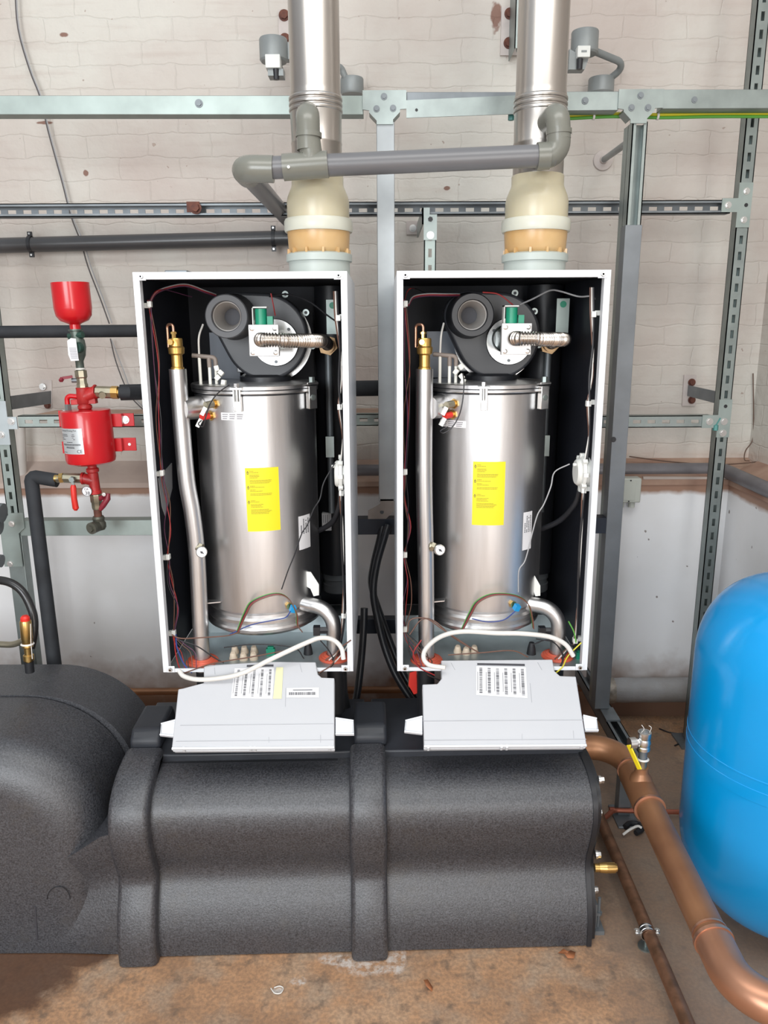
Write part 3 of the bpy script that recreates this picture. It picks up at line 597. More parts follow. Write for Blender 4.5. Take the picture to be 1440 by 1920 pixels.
b = MB(); b.box(q.x + .03, q.x + .075, 2.80, 2.84, q.z - .02, q.z + .03); b.cyl((q.x, 2.80, q.z), (q.x, 2.999, q.z), .011, seg=14); b.build('conduit_stub', greycase, t)
t, q = round_box(1096, 84, 2.80, .044, .035, 'switch_box', 'round grey conduit box with white switch right of the right flue')
b = MB(); a, c = P(1082, 108, 2.745), P(1107, 86, 2.745); b.box(a.x, c.x, 2.74, 2.78, a.z, c.z); sc_ = b.build('switch_cover', whitep, t, bevel=0.002)
b = MB(); b.box(a.x + .012, c.x - .012, 2.7385, 2.7405, a.z + .014, c.z - .014); lab(b.build('window', greycase, sc_), 'small dark window')
b = MB(); b.prism([(a.x - .022, 2.76, a.z - .03), (a.x + .03, 2.76, a.z - .03), (c.x, 2.76, a.z), (a.x - .022, 2.76, a.z + .03)], (0, .04, 0)); b.build('cover_base', greycase, t)
b = MB(); e = P(1087, 120, 2.75); b.cyl(e + V((0, 0, .014)), e + V((0, 0, -.016)), .010, .009); b.build('gland', plastic_black, t)
pts = fillet([P(1105, 92, 2.82), P(1176, 121, 2.88), P(1128, 160, 2.94)], .03, 6)
b = MB(); b.tube(pts, .0115, 14); b.build('conduit', greycase, t)
t, q = round_box(1127, 160, 2.93, .044, .018, 'conduit_box', 'low round grey conduit box resting on the rail right of the right flue')
t, q = round_box(660, 160, 2.93, .040, .018, 'conduit_box', 'low round grey conduit box behind the left flue above the rail')
b = MB(); b.tube(fillet([P(655, 163, 2.92), P(640, 128, 2.90), P(622, 120, 2.88)], .02), .0115, 12); b.build('conduit', greycase, t)
t = thing('wall_rose', 'round painted wall rose with rod running to the right post', 'wall fitting', P(1130, 301, YU))
b = MB(); q = P(1130, 301, YU); b.lathe([(.036, 0), (.034, .008), (.014, .010), (.013, .02), (0, .02)], q, (0, -1, 0), 32); b.build('rose', pinkplate, t)
b = MB(); b.cyl(q + V((0, -.018, 0)), P(1176, 268, YF + .09), .0105); b.build('rod', greycase, t)
# rusty flue hanger plates on the wall
for (x0, y0, x1, y1), lb in (((938, 12, 975, 104), 'rust-stained fixing plate left of the right flue'), ((524, 18, 546, 92), 'rust-stained fixing plate left of the left flue')):
    t = thing('fixing_plate', lb, 'bracket', P((x0 + x1)/2, y1, YU - .01), 'rusty flue fixings')
    a, c = P(x0, y1, YU - .008), P(x1, y0, YU - .008); b = MB(); b.box(a.x, c.x, YU - .01, YU, a.z, c.z); b.build('plate', pinkplate, t)
    for f in (.25, .85): b = MB(); b.bolt(((a.x*.55 + c.x*.45), YU - .010, a.z + (c.z - a.z)*f), (0, -1, 0), .013, .008); b.build('bolt', rust, t)
b = MB(); a, c = P(961, 98, 2.90), P(976, -30, 2.90); b.box(a.x, a.x + .003, 2.86, 2.99, a.z, c.z); b.box(a.x, c.x + .012, 2.86, 2.864, a.z, c.z); b.box(a.x + .012, a.x + .015, 2.85, 2.9, a.z, c.z)
tag(b.build('flue_bracket', galv), 'vertical steel bracket channel on the wall left of the right flue', 'bracket')
# left wall bracket near rail, right wall bracket
t = thing('wall_bracket', 'grey channel arm bolted to the wall left of the dosing pot', 'bracket', P(60, 750, YU - .1))
b = MB(); a, c = P(16, 762, YS + .03), P(92, 745, YU - .01); b.prism([P(16, 769, YS + .04), P(94, 757, YU - .02), P(94, 733, YU - .02), P(16, 743, YS + .04)], (0, .01, .0)); b.build('arm', galv_dark, t)
b = MB(); b.prism([P(78, 765, YU - .004), P(98, 765, YU - .004), P(97, 713, YU - .004), P(76, 711, YU - .004)], (0, .003, 0)); b.build('plate', pinkplate, t)
for px, py in ((80, 725), (89, 760)): b = MB(); b.bolt(P(px, py, YU - .012), (0, -1, 0), .009, .008); b.build('bolt', bright if py < 740 else rust, t)
t = thing('wall_bracket', 'painted wall plate with steel arm reaching the right slotted upright', 'bracket', P(1300, 735, YU - .01))
b = MB(); b.prism([P(1283, 703, YU - .008), P(1306, 703, YU - .008), P(1304, 761, YU - .008), P(1279, 761, YU - .008)], (0, .007, 0)); b.build('plate', pinkplate, t)
b = MB(); a = P(1290, 742, YU - .02); c = P(1343, 745, YS + .045); zc_ = P(1290, 733, YU - .02).z; b.prism([(a.x, YU - .012, zc_ - .02), (c.x, YS + .042, zc_ - .02), (c.x, YS + .042, zc_ + .021), (a.x, YU - .012, zc_ + .021)], (.004, .004, 0)); b.build('arm', galv_dark, t)
for py, m_ in ((717, rust), (750, rust)): b = MB(); b.bolt(P(1297, py, YU - .01), (0, -1, 0), .010, .01); b.build('bolt', m_, t)
# white junction box on the ledge wall at the right
t = thing('junction_box', 'cream plastic junction box on the wall right of the right boiler', 'junction box', P(1180, 945, YL_))
b = MB(); a, c = P(1159, 943, 2.82), P(1204, 897, 2.82); b.box(a.x, c.x, 2.82, YL_, a.z, c.z); bx = b.build('body', greyp, t, bevel=.005, seg=3)
b = MB(); b.box(a.x + .015, c.x - .022, 2.818, 2.8205, a.z + .01, c.z - .01); b.build('raised_panel', greyp, bx, bevel=.001)
for px, py in ((1183, 901), (1179, 940)): b = MB(); q = P(px, py, 2.8178); b.cyl(q, q + V((0, -.001, 0)), .0028, seg=10); lab(b.build('screw', w_blk, bx), 'black screw')
for px in (1164, 1184): q = P(px, 945, 2.845); b = MB(); b.cyl(q + V((0, 0, .01)), q - V((0, 0, .012)), .012); b.build('gland', greyp, t)

# ------------------------------------------------------------------ pipes on the wall
def pipe(name, pts, r, m_, label, cat='pipe', seg=20, fil=0, group=None):
    b = MB(); pts = fillet(pts, fil) if fil else [V(p) for p in pts]; b.tube(pts, r, seg); o = b.build(name, m_); return tag(o, label, cat, group)
t = thing('plastic_pipe', 'dark grey plastic pipe clipped high on the wall at the left', 'pipe', P(270, 470, 2.94))
b = MB(); b.cyl(P(-60, 462, 2.94), P(560, 446, 2.94), .027, seg=24); b.build('pipe', pvcdark, t)
for px, py in ((58, 458), (513, 447)):
    q = P(px, py, 2.94); b = MB(); b.lathe([(.0275, -.006), (.030, -.006), (.030, .006), (.0275, .006)], q, (1, 0, 0), 24, closed=True); b.box(q.x - .008, q.x + .008, 2.935, 2.943, q.z + .028, q.z + .043); b.box(q.x - .008, q.x + .008, 2.935, 2.943, q.z - .045, q.z - .028); cl = b.build('clip', plastic_black, t)
    for dz in (.036, -.037): b = MB(); b.cyl((q.x, 2.935, q.z + dz), (q.x, 2.932, q.z + dz), .0035, seg=12); lab(b.build('screw', bright, cl), 'bright screw')
pipe('lagged_pipe', [P(-60, 623, 2.62), P(430, 619, 2.62)], .0205, foampipe, 'black foam lagged pipe passing behind the neck of the red funnel')
pipe('lagged_pipe', [P(226, 736, 2.50), P(300, 734, 2.52), P(760, 727, 2.54)], .0255, foampipe, 'black foam lagged pipe from the dosing pot to behind the boilers')
pipe('lagged_pipe', fillet([P(108, 901, 2.36), P(58, 893, 2.36), P(104, 1262, 2.24), V((P(104, 1262, 2.24).x, 2.24, 0.0))], .012, 3), .0215, foampipe, 'black foam lagged pipe dropping left of the dosing pot onto the casing')
o = pipe('painted_pipe', fillet([P(38, 800, 2.93), P(42, 905, 2.93), P(20, 930, 2.93)], .03), .018, mat('cream_painted_pipe', (0.56, 0.52, 0.48), .5, 0, .15, 10), 'old cream painted pipe on the wall behind the left upright')
# pipe lying on the ledge, turning the corner
yy = 2.925; q = P(1200, 881, yy); qz = q.z
pts = [V((-0.2, yy, qz)), V((XRl - .005, yy, qz)), V((XRl + 0.03, 2.0, qz - .03))]
pipe('ledge_pipe', fillet(pts, .04), .026, lead, 'dull grey pipe lying on the dirty ledge and turning the corner')
pipe('ledge_pipe', [P(1205, 897, 2.878), P(1420, 898, 2.878)], .008, mat('painted_small_pipe', (.45, .38, .34), .6), 'thin painted pipe under the dull grey ledge pipe')
# thin cables
t = thing('wall_cable', 'thin twin cable trailing down the wall from the top left corner', 'cable', P(150, 500, 2.96))
pa = [P(28, -20, 2.97), P(34, 55, 2.97), P(55, 130, 2.97), P(76, 185, 2.97), P(90, 245, 2.97), P(116, 340, 2.97), P(133, 405, 2.97), P(152, 455, 2.97), P(165, 500, 2.97), P(188, 560, 2.97), P(205, 607, 2.97)]
b = MB(); b.tube(catmull(pa, 4), .0028, 6); b.build('lower_strand', mat('dark_cable', (0.10, 0.09, 0.09), .5), t)
b = MB(); b.tube(catmull([p + V((.004 + .006*(i > 6), 0, .002)) for i, p in enumerate(pa)], 4), .0022, 6); b.build('strand', w_gry, t)
b = MB(); b.tube(catmull([P(207, 635, 2.97), P(218, 680, 2.97), P(240, 735, 2.97), P(262, 762, 2.97), P(290, 785, 2.97)], 4), .0026, 6); b.build('strand', mat('dark_cable_b', (0.10, 0.09, 0.09), .5), t)
b = MB(); b.tube(catmull([P(209, 637, 2.97), P(230, 690, 2.97), P(252, 745, 2.97), P(285, 775, 2.97)], 4), .002, 6); b.build('strand', w_gry, t)
pipe('wall_cable', catmull([P(1180, 856, 2.955), P(1260, 866, 2.94), P(1340, 871, 2.93), P(1400, 868, 2.93), P(1445, 862, 2.93)], 5), .0025, mat('brown_cable', (.12, .07, .05), .6), 'thin brown cable sagging along the ledge pipe', 'cable', 6)
pipe('wall_cable', catmull([P(1412, 700, 2.985), P(1413, 790, 2.985), P(1411, 825, 2.98), P(1398, 845, 2.97), P(1396, 862, 2.94), P(1405, 864, 2.94)], 5), .0022, mat('brown_cable_b', (.12, .07, .05), .6), 'thin wire curling down the wall near the right corner', 'cable', 6)

# copper pipe along the foot of the wall, lagged section at the right
t = thing('copper_pipe', 'long copper pipe along the foot of the wall behind the boilers', 'pipe', P(700, 1310, 2.80))
a, c = P(230, 1297, 2.80), P(1160, 1290, 2.80)
b = MB(); b.cyl(a, c, .014, seg=20); b.build('pipe', copper, t)
b = MB(); q = P(1118, 1290, 2.80); b.cyl(q - V((.03, 0, 0)), q + V((.03, 0, 0)), .0165, seg=20); b.build('coupling', copper, t)
t = thing('lagged_heating_pipe', 'thick grey wool-lagged pipe running right from the boilers to the blue tank', 'pipe', P(1200, 1318, 2.77))
a, c = P(1140, 1294, 2.79), P(1480, 1292, 2.79)
b = MB(); b.tube([a.lerp(c, i/24) for i in range(25)], [.0485 + random.Random(i).uniform(-.0012, .0012) for i in range(25)], 28); b.build('lagging', lagging, t)
b = MB(); b.lathe([(.014, -.012), (.045, -.016), (.052, .005), (.051, .02), (.048, .02)], a, (1, 0, 0), 24); lab(b.build('torn_end', mat('torn_foil', (.36, .32, .27), .5, .3, .4, 40, .6, 60), t), 'torn wool and foil end')
# ------------------------------------------------------------------ grey PVC condensate pipe
YC = 2.02
A = P(455, 316, YC); B_ = P(1040, 291, YC)
t = thing('condensate_pipe', 'grey plastic condensate pipe crossing in front of both flues', 'pipe', A)
r_ = .0262
T1 = P(575, 310, YC)
b = MB(); b.cyl(A + V((.03, 0, 0)), B_, r_, seg=28); b.build('pipe', pvc, t)
eb = MB(); eb.tube(fillet([A + V((.075, 0, -.002)), A, A + V((0, .08, 0))], .032, 8), .0315, 28); eb.build('elbow', pvcfit, t)
wallp = P(545, 417, 2.985)
b = MB(); b.cyl(A + V((0, .05, 0)), wallp, r_, seg=28); lab(b.build('wall_pipe', pvc, t), 'length running back to the wall')
b = MB(); b.cyl(P(531, 314, YC), P(615, 308, YC), .0312, seg=28); b.tube(fillet([P(560, 311, YC), P(585, 300, YC - 0.001), P(580, 262, YC)], .02), .027, 24); te = b.build('swept_tee', pvcfit, t)
b = MB(); q = P(541, 313, YC - .032); b.cyl(q, q + V((0, -.001, 0)), .0035, seg=14); lab(b.build('mark', whitep, te), 'pale moulding mark')
b = MB(); b.tube(fillet([P(579, 282, YC), P(577, 218, YC), P(577, 214, YC + .07)], .024, 8), .0285, 28); b.cyl(P(579, 258, YC), P(579, 249, YC), .0315, seg=28); b.build('elbow', pvcfit, t)
b = MB(); b.cyl(P(1016, 293, YC) - V((.012, 0, 0)), P(1030, 292, YC), .0315, seg=28); b.tube(fillet([P(1012, 293, YC), P(1048, 291, YC), P(1047, 240, YC)], .03, 8), .0285, 28); b.cyl(P(1048, 252, YC), P(1048, 243, YC), .0305, seg=28); b.build('elbow', pvcfit, t)
b = MB(); b.tube(fillet([P(1048, 262, YC), P(1046, 212, YC), P(1026, 232, YC + .075)], .022, 8), .0285, 28); b.build('elbow', pvcfit, t)
# ------------------------------------------------------------------ flues
def flue(px, label, px_bot):
    Yc = 2.145
    q = P(px_bot, 495, Yc); ZF = P(950, 507, 1.89).z + .0005; base = V((q.x, Yc, ZF)); top = V((P(px, 20, Yc).x, Yc, 0)); cx_ = q.x
    t = thing('flue_pipe', label, 'flue', base, 'boiler flues')
    k = 1440 / 1.98
    z = lambda py: P(px, py, Yc - .07).z
    b = MB(); b.lathe([(.078, 0), (.081, .004), (.081, z(488) - ZF), (.087, z(487) - ZF), (.087, z(474) - ZF), (.081, z(471) - ZF), (.060, z(471) - ZF)], base, seg=64); b.build('base_socket', pp_base, t)
    b = MB(); b.lathe([(.068, z(474) - ZF), (.076, z(468) - ZF), (.080, z(462) - ZF), (.0825, z(430) - ZF), (.0825, z(420) - ZF), (.05, z(420) - ZF)], base, seg=64)
    for i in range(12):
        a = 2*PI*i/12 + .2; c_ = base + V((math.cos(a)*.079, math.sin(a)*.079, z(470) - ZF)); b.obox(c_, (.010, .006, .018), Matrix.Rotation(a, 3, 'Z'))
    b.build('amber_ring', pp_orange, t)
    b = MB(); b.lathe([(.05, z(430) - ZF), (.088, z(430) - ZF), (.090, z(426) - ZF), (.090, z(410) - ZF), (.087, z(405) - ZF), (.08, z(404) - ZF)], base, seg=64); b.build('locking_ring', pp_white, t)
    b = MB(); b.lathe([(.080, z(408) - ZF), (.0815, z(400) - ZF), (.0815, z(372) - ZF), (.079, z(362) - ZF), (.070, z(345) - ZF), (.0675, z(340) - ZF), (.0675, z(322) - ZF), (.066, z(320) - ZF), (.06, z(320) - ZF)], base, seg=64); b.build('reducer', pp_clear, t)
    def zz(py): return z(py) - ZF
    prof = [(.0635, zz(336)), (.0635, zz(325)), (.065, zz(322)), (.065, zz(318)), (.0645, zz(262)), (.0655, zz(260)), (.0655, zz(257)), (.0645, zz(255)), (.0655, zz(200))]
    for k_ in range(3):
        c = 196 - k_*11
        prof += [(.0655, zz(c + 3)), (.068, zz(c + 1)), (.0685, zz(c - 2)), (.068, zz(c - 4)), (.0655, zz(c - 6))]
    prof += [(.0645, zz(160)), (.0635, zz(155)), (.0635, 1.25), (.0, 1.25)]
    b = MB(); b.lathe(prof, base, seg=72); b.build('pipe', flue_steel, t)
    b = MB(); b.cyl(base + V((.028, -.052, zz(232))), base + V((.028, -.082, zz(232))), .030, .028, seg=28) if px > 800 else b.cyl(base + V((-.018, -.04, zz(222))), base + V((-.018, -.074, zz(222))), .026, .026, seg=28)
    b.build('test_spigot', ceramic if px > 800 else pvcfit, t)
    return t
flue(590, 'stainless steel flue pipe rising from the left boiler', 599)
flue(1020, 'stainless steel flue pipe rising from the right boiler', 1002)

# ------------------------------------------------------------------ boilers
YB, DB, WB = 1.89, 0.50, 0.504
CXL, CXR = -0.336, 0.285
ZT = P(950, 507, YB).z; ZB = P(930, 1256, YB).z
def cylpatch(cx_, cy_, r):
    return lambda a, z, off=0.0: V((cx_ + (r+off)*math.sin(a), cy_ - (r+off)*math.cos(a), z))
def boiler(cx_, side, label):
    dx = cx_ - CXR; LEFT = side == 'left'
    O = V((dx, 0, 0))
    S = lambda px, py, Y: P(px, py, Y) + O            # shared shapes, read off the right boiler
    W_ = (lambda px, py, Y: P(px, py, Y))             # pieces that lie differently in each
    T = thing('boiler', label, 'boiler', (cx_, YB + DB/2, ZB), 'open wall boilers')
    x0, x1 = cx_ - WB/2, cx_ + WB/2; y0, y1 = YB, YB + DB
    # casing
    b = MB(); th = .0025
    b.box(x0, x0 + th, y0, y1, ZB, ZT); b.box(x1 - th, x1, y0, y1, ZB, ZT); b.box(x0 + th, x1 - th, y0, y1, ZT - th, ZT); b.box(x0 + th, x1 - th, y1 - th, y1, ZB, ZT - th)
    b.build('casing', casegrey, T, smooth=False)
    b = MB()
    for xa, s in ((x0, 1), (x1, -1)):
        b.box(*sorted((xa, xa + s*.015)), y0 - .004, y0 - .001, ZB, ZT); b.box(*sorted((xa + s*.0125, xa + s*.015)), y0 - .001, y0 + .018, ZB, ZT)
    b.box(x0 + .0151, x1 - .0151, y0 - .004, y0 - .001, ZT - .016, ZT); b.box(x0 + .0151, x1 - .0151, y0 - .001, y0 + .018, ZT - .016, ZT - .0135)
    b.box(x0 + .0151, x1 - .0151, y0 - .004, y0 - .001, ZB, ZB + .010)
    fr = b.build('front_frame', white, T, smooth=False)
    for sx in (-1, 1):
        for zz, m_ in ((ZT - .010, 1), (ZB + .009, -1)):
            xx = cx_ + sx*(WB/2 - .020); b = MB(); b.box(xx - .011, xx + .011, y0 - .006, y0 - .0042, zz - .009, zz + .009); tb = b.build('corner_tab', white, fr, bevel=.001)
            b = MB(); b.lathe([(0.0025, .006), (.0045, .006), (.0055, .004), (.0055, 0), (0, 0)], (xx, y0 - .006, zz), (0, -1, 0), 20); lab(b.build('screw', bright, fr), 'bright round screw')
    b = MB(); e = .006
    b.box(x0 + .003, x0 + e, y0 + .02, y1 - .004, ZB + .005, ZT - .006); b.box(x1 - e, x1 - .003, y0 + .02, y1 - .004, ZB + .005, ZT - .006); b.box(x0 + e, x1 - e, y0 + .02, y1 - .004, ZT - .009, ZT - .006); b.box(x0 + e, x1 - e, y1 - .008, y1 - .004, ZB + .005, ZT - .009)
    b.build('black_lining', liner, T, smooth=False)
    b = MB(); b.box(x0 + .007, x1 - .007, y0 + .004, y1 - .01, ZB + .0, ZB + .004); b.box(x0 + .02, x1 - .02, y0 + .26, y0 + .263, ZB + .004, ZB + .055); fl = b.build('floor_plate', zinc, T, smooth=False)
    b = MB()
    if LEFT: a = P(336, 498, 2.2); b.box(a.x - .03, a.x + .03, 2.16, 2.22, ZT, ZT + .024)
    else: a = S(1075, 498, 2.3); b.box(a.x - .02, a.x + .02, 2.26, 2.30, ZT, ZT + .010)
    b.build('roof_clip', plastic_black if not LEFT else galv_dark, T, bevel=.002)
    # heat exchanger
    hx, hy, hr = cx_ - .008, 2.085, .160
    zt = P(900, 738, hy - hr).z; zb = P(900, 1196, hy - hr).z
    b = MB(); b.lathe([(0, zb), (hr - .02, zb + .002), (hr + .001, zb + .016), (hr + .003, zb + .024), (hr + .001, zb + .030), (hr - .004, zb + .033), (hr - .002, zb + .037), (hr + .002, zb + .042), (hr + .002, zb + .050), (hr - .004, zb + .056), (hr - .005, zb + .064), (hr, zb + .072), (hr, zt), (0, zt)], (hx, hy, 0), seg=128)
    HX = b.build('heat_exchanger', steel, T, ang=30)
    b = MB(); b.lathe([(0, zt), (hr + .006, zt + .0005), (hr + .007, zt + .002), (hr + .007, zt + .008), (hr + .003, zt + .0085), (hr + .003, zt + .0105), (hr + .008, zt + .011), (hr + .008, zt + .019), (hr + .006, zt + .021), (0, zt + .021)], (hx, hy, 0), seg=96); b.build('lid_ring', steel, HX, ang=18)
    b = MB(); b.lathe([(hr - .01, -.004), (hr + .0012, -.004), (hr + .0012, .0004), (hr - .01, .0004)], (hx, hy, zt), seg=96, closed=True); b.lathe([(hr - .01, .0086), (hr + .0042, .0086), (hr + .0042, .0108), (hr - .01, .0108)], (hx, hy, zt), seg=96, closed=True); lab(b.build('gasket', plastic_black, HX), 'thin black lid gasket')
    zl = zt + .021
    cm = cylpatch(hx, hy, hr)
    # clamps
    def clampp(ang, m_, w2=.008):
        q = cm(ang, zt, .006); rot = Matrix.Rotation(ang, 3, 'Z'); b = MB()
        for s in (-1, 1): b.obox(q + rot @ V((s*w2, -.006, -.012)), (.004, .012, .058), rot)
        b.obox(q + rot @ V((0, -.002, -.012)), (.014, .003, .058), rot); b.obox(q + rot @ V((0, -.008, .016)), (.030, .014, .006), rot)
        cl = b.build('clamp', m_, HX, bevel=.0008)
        b = MB(); b.cyl(q + rot @ V((0, -.009, .026)), q + rot @ V((0, -.009, -.016)), .0038, seg=12); b.cyl(q + rot @ V((0, -.009, .020)), q + rot @ V((0, -.009, .029)), .007, seg=6); b.build('clamp_bolt', bright, cl)
    q = hitcyl(907, 740, CXR - .008, hy, hr + .006) if not LEFT else hitcyl(446, 740, hx, hy, hr + .006)
    clampp(math.atan2(q.x - hx, hy - q.y), bright)
    q = hitcyl(1012, 745, CXR - .008, hy, hr + .006) if not LEFT else hitcyl(578, 745, hx, hy, hr + .006)
    a_ = math.atan2(q.x - hx, hy - q.y); qq = cm(a_, zt, .008); rot = Matrix.Rotation(a_*.6, 3, 'Z'); b = MB(); b.obox(qq + rot @ V((.004, -.006, -.014)), (.024, .016, .058), rot); b.obox(qq + rot @ V((.004, -.004, .022)), (.034, .022, .006), rot); cl = b.build('hinge_clamp', bright, HX, bevel=.001)
    b = MB(); b.bolt(qq + rot @ V((.004, -.014, -.014)), rot @ V((0, -1, 0)), .005, .003); b.cyl(qq + rot @ V((.006, -.006, .024)), qq + rot @ V((.006, -.006, .038)), .008, seg=6); b.build('clamp_bolt', galv, cl)
    # ---- labels on the cylinder
    def patch(nm, x_a, x_b, y_a, y_b, m_, off=.0008):
        pa_ = hitcyl((x_a+x_b)/2, y_a, hx, hy, hr); pb_ = hitcyl((x_a+x_b)/2, y_b, hx, hy, hr)
        ym = (y_a+y_b)/2; l_ = hitcyl(x_a, ym, hx, hy, hr); r_ = hitcyl(x_b, ym, hx, hy, hr)
        aa, ab = math.atan2(l_.x-hx, hy-l_.y), math.atan2(r_.x-hx, hy-r_.y)
        f = lambda u, v, o_=off: cm(aa + (ab-aa)*u, pa_.z + (pb_.z - pa_.z)*v, o_)
        b = MB(); b.grid(lambda u, v: f(u, v), 14, 4); return b.build(nm, m_, HX), f, (ab-aa)*hr, abs(pa_.z - pb_.z)
    def inkbars(par, f, bars, m_, off=.0013, nm='printing'):
        b = MB()
        for (u0, u1, v0, v1) in bars: b.grid(lambda u, v: f(u, v, off), 3, 1, u0, u1, v0, v1)
        return b.build(nm, m_, par)
    box = (462, 524, 877, 996) if LEFT else (886, 946, 866, 985)
    st, f, sw, sh = patch('warning_sticker', *box, yellow); lab(st, 'bright yellow warning sticker with three warnings')
    bars = []; rg = random.Random(4)
    for v0, rows in ((.045, ((.13, .25), (.13, .40), None, (.13, .42), (.13, .42), (.13, .38), None, (.13, .78), (.13, .78), (.13, .72))),
                     (.275, ((.13, .28), (.13, .56), None, (.13, .3), (.13, .5), None, (.13, .78), (.13, .76))),
                     (.505, ((.13, .28), (.13, .40), None, (.13, .5), (.13, .45), (.13, .5), None, (.13, .66), (.13, .76), (.13, .7), (.13, .66)))):
        for i, r__ in enumerate(rows):
            if r__ is None: continue
            v = v0 + i*.0205; u = r__[0]
            while u < r__[1]:
                l2 = min(r__[1], u + rg.uniform(.03, .09)); bars.append((u, l2 - .008, v, v + .0085)); u = l2
    inkbars(st, f, bars, inkyellow)
    b = MB()
    for v in (.05, .28, .51):
        for (s0, s1) in ((0, 1),):
            A_, B2, C2 = (.075, v - .008), (.035, v + .030), (.115, v + .030); cxm, cym = .075, v + .018
            tri = [A_, B2, C2]
            inn = [(cxm + (p[0]-cxm)*.62, cym + (p[1]-cym)*.62) for p in tri]
            for i in range(3):
                j = (i+1) % 3; b.bm.faces.new([b.bm.verts.new(f(p[0], p[1], .0013)) for p in (tri[i], tri[j], inn[j], inn[i])])
            b.grid(lambda u, vv: f(u, vv, .0013), 1, 1, .069, .081, v + .010, v + .022)
            b.grid(lambda u, vv: f(u, vv, .0013), 1, 1, .05, .10, v + .040, v + .048)
    b.build('warning_triangles', ink, st)
    box = (415, 461, 774, 788) if LEFT else (826, 874, 788, 801)
    s2, f, _, _ = patch('small_label', *box, paper); lab(s2, 'narrow white label under the sensors')
    inkbars(s2, f, [(.06 + .3*i, .30 + .3*i - .02*j, .18 + .27*j, .30 + .27*j) for i in range(3) for j in range(3)], inkgrey)
    box = (560, 581, 966, 1029) if LEFT else (980, 996, 960, 1030)
    s2, f, _, _ = patch('serial_label', *box, paper); lab(s2, 'upright white serial number label on the right flank')
    rg = random.Random(7); inkbars(s2, f, [(.15 + .2*j, .24 + .2*j, .10 + .045*i, .10 + .045*i + .03) for j in range(4) for i in range(10) if rg.random() < .85 and not (j == 0 and i < 4)], ink)
    # ---- riser pipe with air vent
    rx_ = cx_ - .182; ry_ = 1.945
    p = [S(796, 692, ry_), S(795, 860, ry_), S(796, 950, ry_), S(798, 1030, ry_), S(799, 1110, ry_ + .0), V((S(800, 1200, ry_).x, ry_, ZB - .02))]
    if LEFT: p = [P(333, 692, ry_), P(341, 800, ry_), P(350, 900, ry_), P(361, 965, ry_), P(370, 1050, ry_), P(377, 1200, ry_)]; p.append(V((p[-1].x, ry_, ZB - .02)))
    b = MB(); b.tube(catmull(p, 6), .0215, 28); RP = b.build('riser_pipe', steel, T)
    pt = p[0]; b = MB(); b.lathe([(.0, -.004), (.016, -.004), (.016, .004), (.0135, .006), (.0135, .034), (.019, .038), (.020, .052), (.0165, .056), (.0165, .072), (.015, .075), (0, .075)], pt, seg=36); AV = b.build('air_vent', mat('vent_brass', (.66, .42, .13), .32, .9, .1, 20), RP)
    b = MB(); k0 = pt + V((-.004, -.0, .073)); b.tube(fillet([k0, k0 + V((0, 0, .035)), k0 + V((-.018, .012, .035)), k0 + V((-.018, .012, -.02))], .008, 6), .0036, 12); lab(b.build('vent_tube', copper_hi, AV), 'small bent copper tube')
    b = MB(); b.cyl(k0, k0 + V((0, 0, .018)), .0055, seg=6); b.cyl(k0 + V((0, -.0, .012)), k0 + V((0, 0, .017)), .008, seg=6); b.cyl(pt + V((-.006, -.014, .066)), pt + V((-.008, -.024, .066)), .007, seg=16); b.build('vent_nut', brass, AV)
    # stub to exchanger
    a1 = (P(340, 767, ry_) if LEFT else S(805, 765, ry_)); a2 = V((hx - .118, hy - .088, a1.z)); b = MB(); b.cyl(a1, a2, .029, seg=32); b.lathe([(.030, 0), (.034, .001), (.034, .006), (.030, .008)], a2 - (a2-a1).normalized()*.016, (a2-a1), 32); b.build('stub_pipe', steel, T)
    # gauge
    ga = P(378, 1035, 1.915) if LEFT else P(824, 1031, 1.915); gr = P(370, 1026, 1.93) if LEFT else P(806, 1024, 1.93)
    b = MB(); b.cyl(gr, ga + V((-.006, .012, .004)), .009, seg=18); b.cyl(gr + V((.004, 0, 0)), gr + V((.012, -.002, -.003)), .013, seg=6); GG = b.build('gauge_stem', brassdull, T)
    n = V((.25, -1, .1)).normalized(); b = MB(); b.lathe([(0, -.012), (.012, -.012), (.0145, -.008), (.0145, .003), (.0125, .005), (.0125, .0045), (0, .0045)], ga, n, 32); gb = b.build('gauge_body', bright, GG)
    b = MB(); b.cyl(ga + n*.0046, ga + n*.0052, .0115, seg=28); gd = b.build('dial', paper, GG); b = MB(); b.obox(ga + n*.0056, (.012, .0006, .0022), Matrix.Rotation(.6, 3, 'Y')); b.cyl(ga + n*.0052, ga + n*.0062, .003, seg=12); lab(b.build('needle', ink, GG), 'black needle')
    # ---- fan housing
    YFn = 2.10
    c1 = S(934, 630, YFn); c2 = S(878, 592, YFn); R1, R2 = .113, .064
    def hull(g1, g2, ra, rb, Y):
        d = V((g2.x-g1.x, g2.z-g1.z)); L_ = d.length; base = math.atan2(d.y, d.x); off = math.acos((ra - rb)/L_); pts = []
        n_ = 40; a0, a1_ = base + off, base - off + 2*PI
        for i in range(n_+1): a = a0 + (a1_-a0)*i/n_; pts.append((g1.x + ra*math.cos(a), Y, g1.z + ra*math.sin(a)))
        a0, a1_ = base - off, base + off
        for i in range(17): a = a0 + (a1_-a0)*i/16; pts.append((g2.x + rb*math.cos(a), Y, g2.z + rb*math.sin(a)))
        return pts
    b = MB(); b.prism(hull(c1, c2, R1, R2, YFn), (0, .065, 0)); FH = b.build('fan_housing', fanblack, T, bevel=.008, seg=4)
    b = MB(); b.lathe([(0, 0), (R1 + .002, 0), (R1 + .002, .006), (0, .006)], V((c1.x + .003, YFn + .07, c1.z - .008)), (0, 1, 0), 72); lab(b.build('back_plate', bright, FH), 'bright metal back plate')
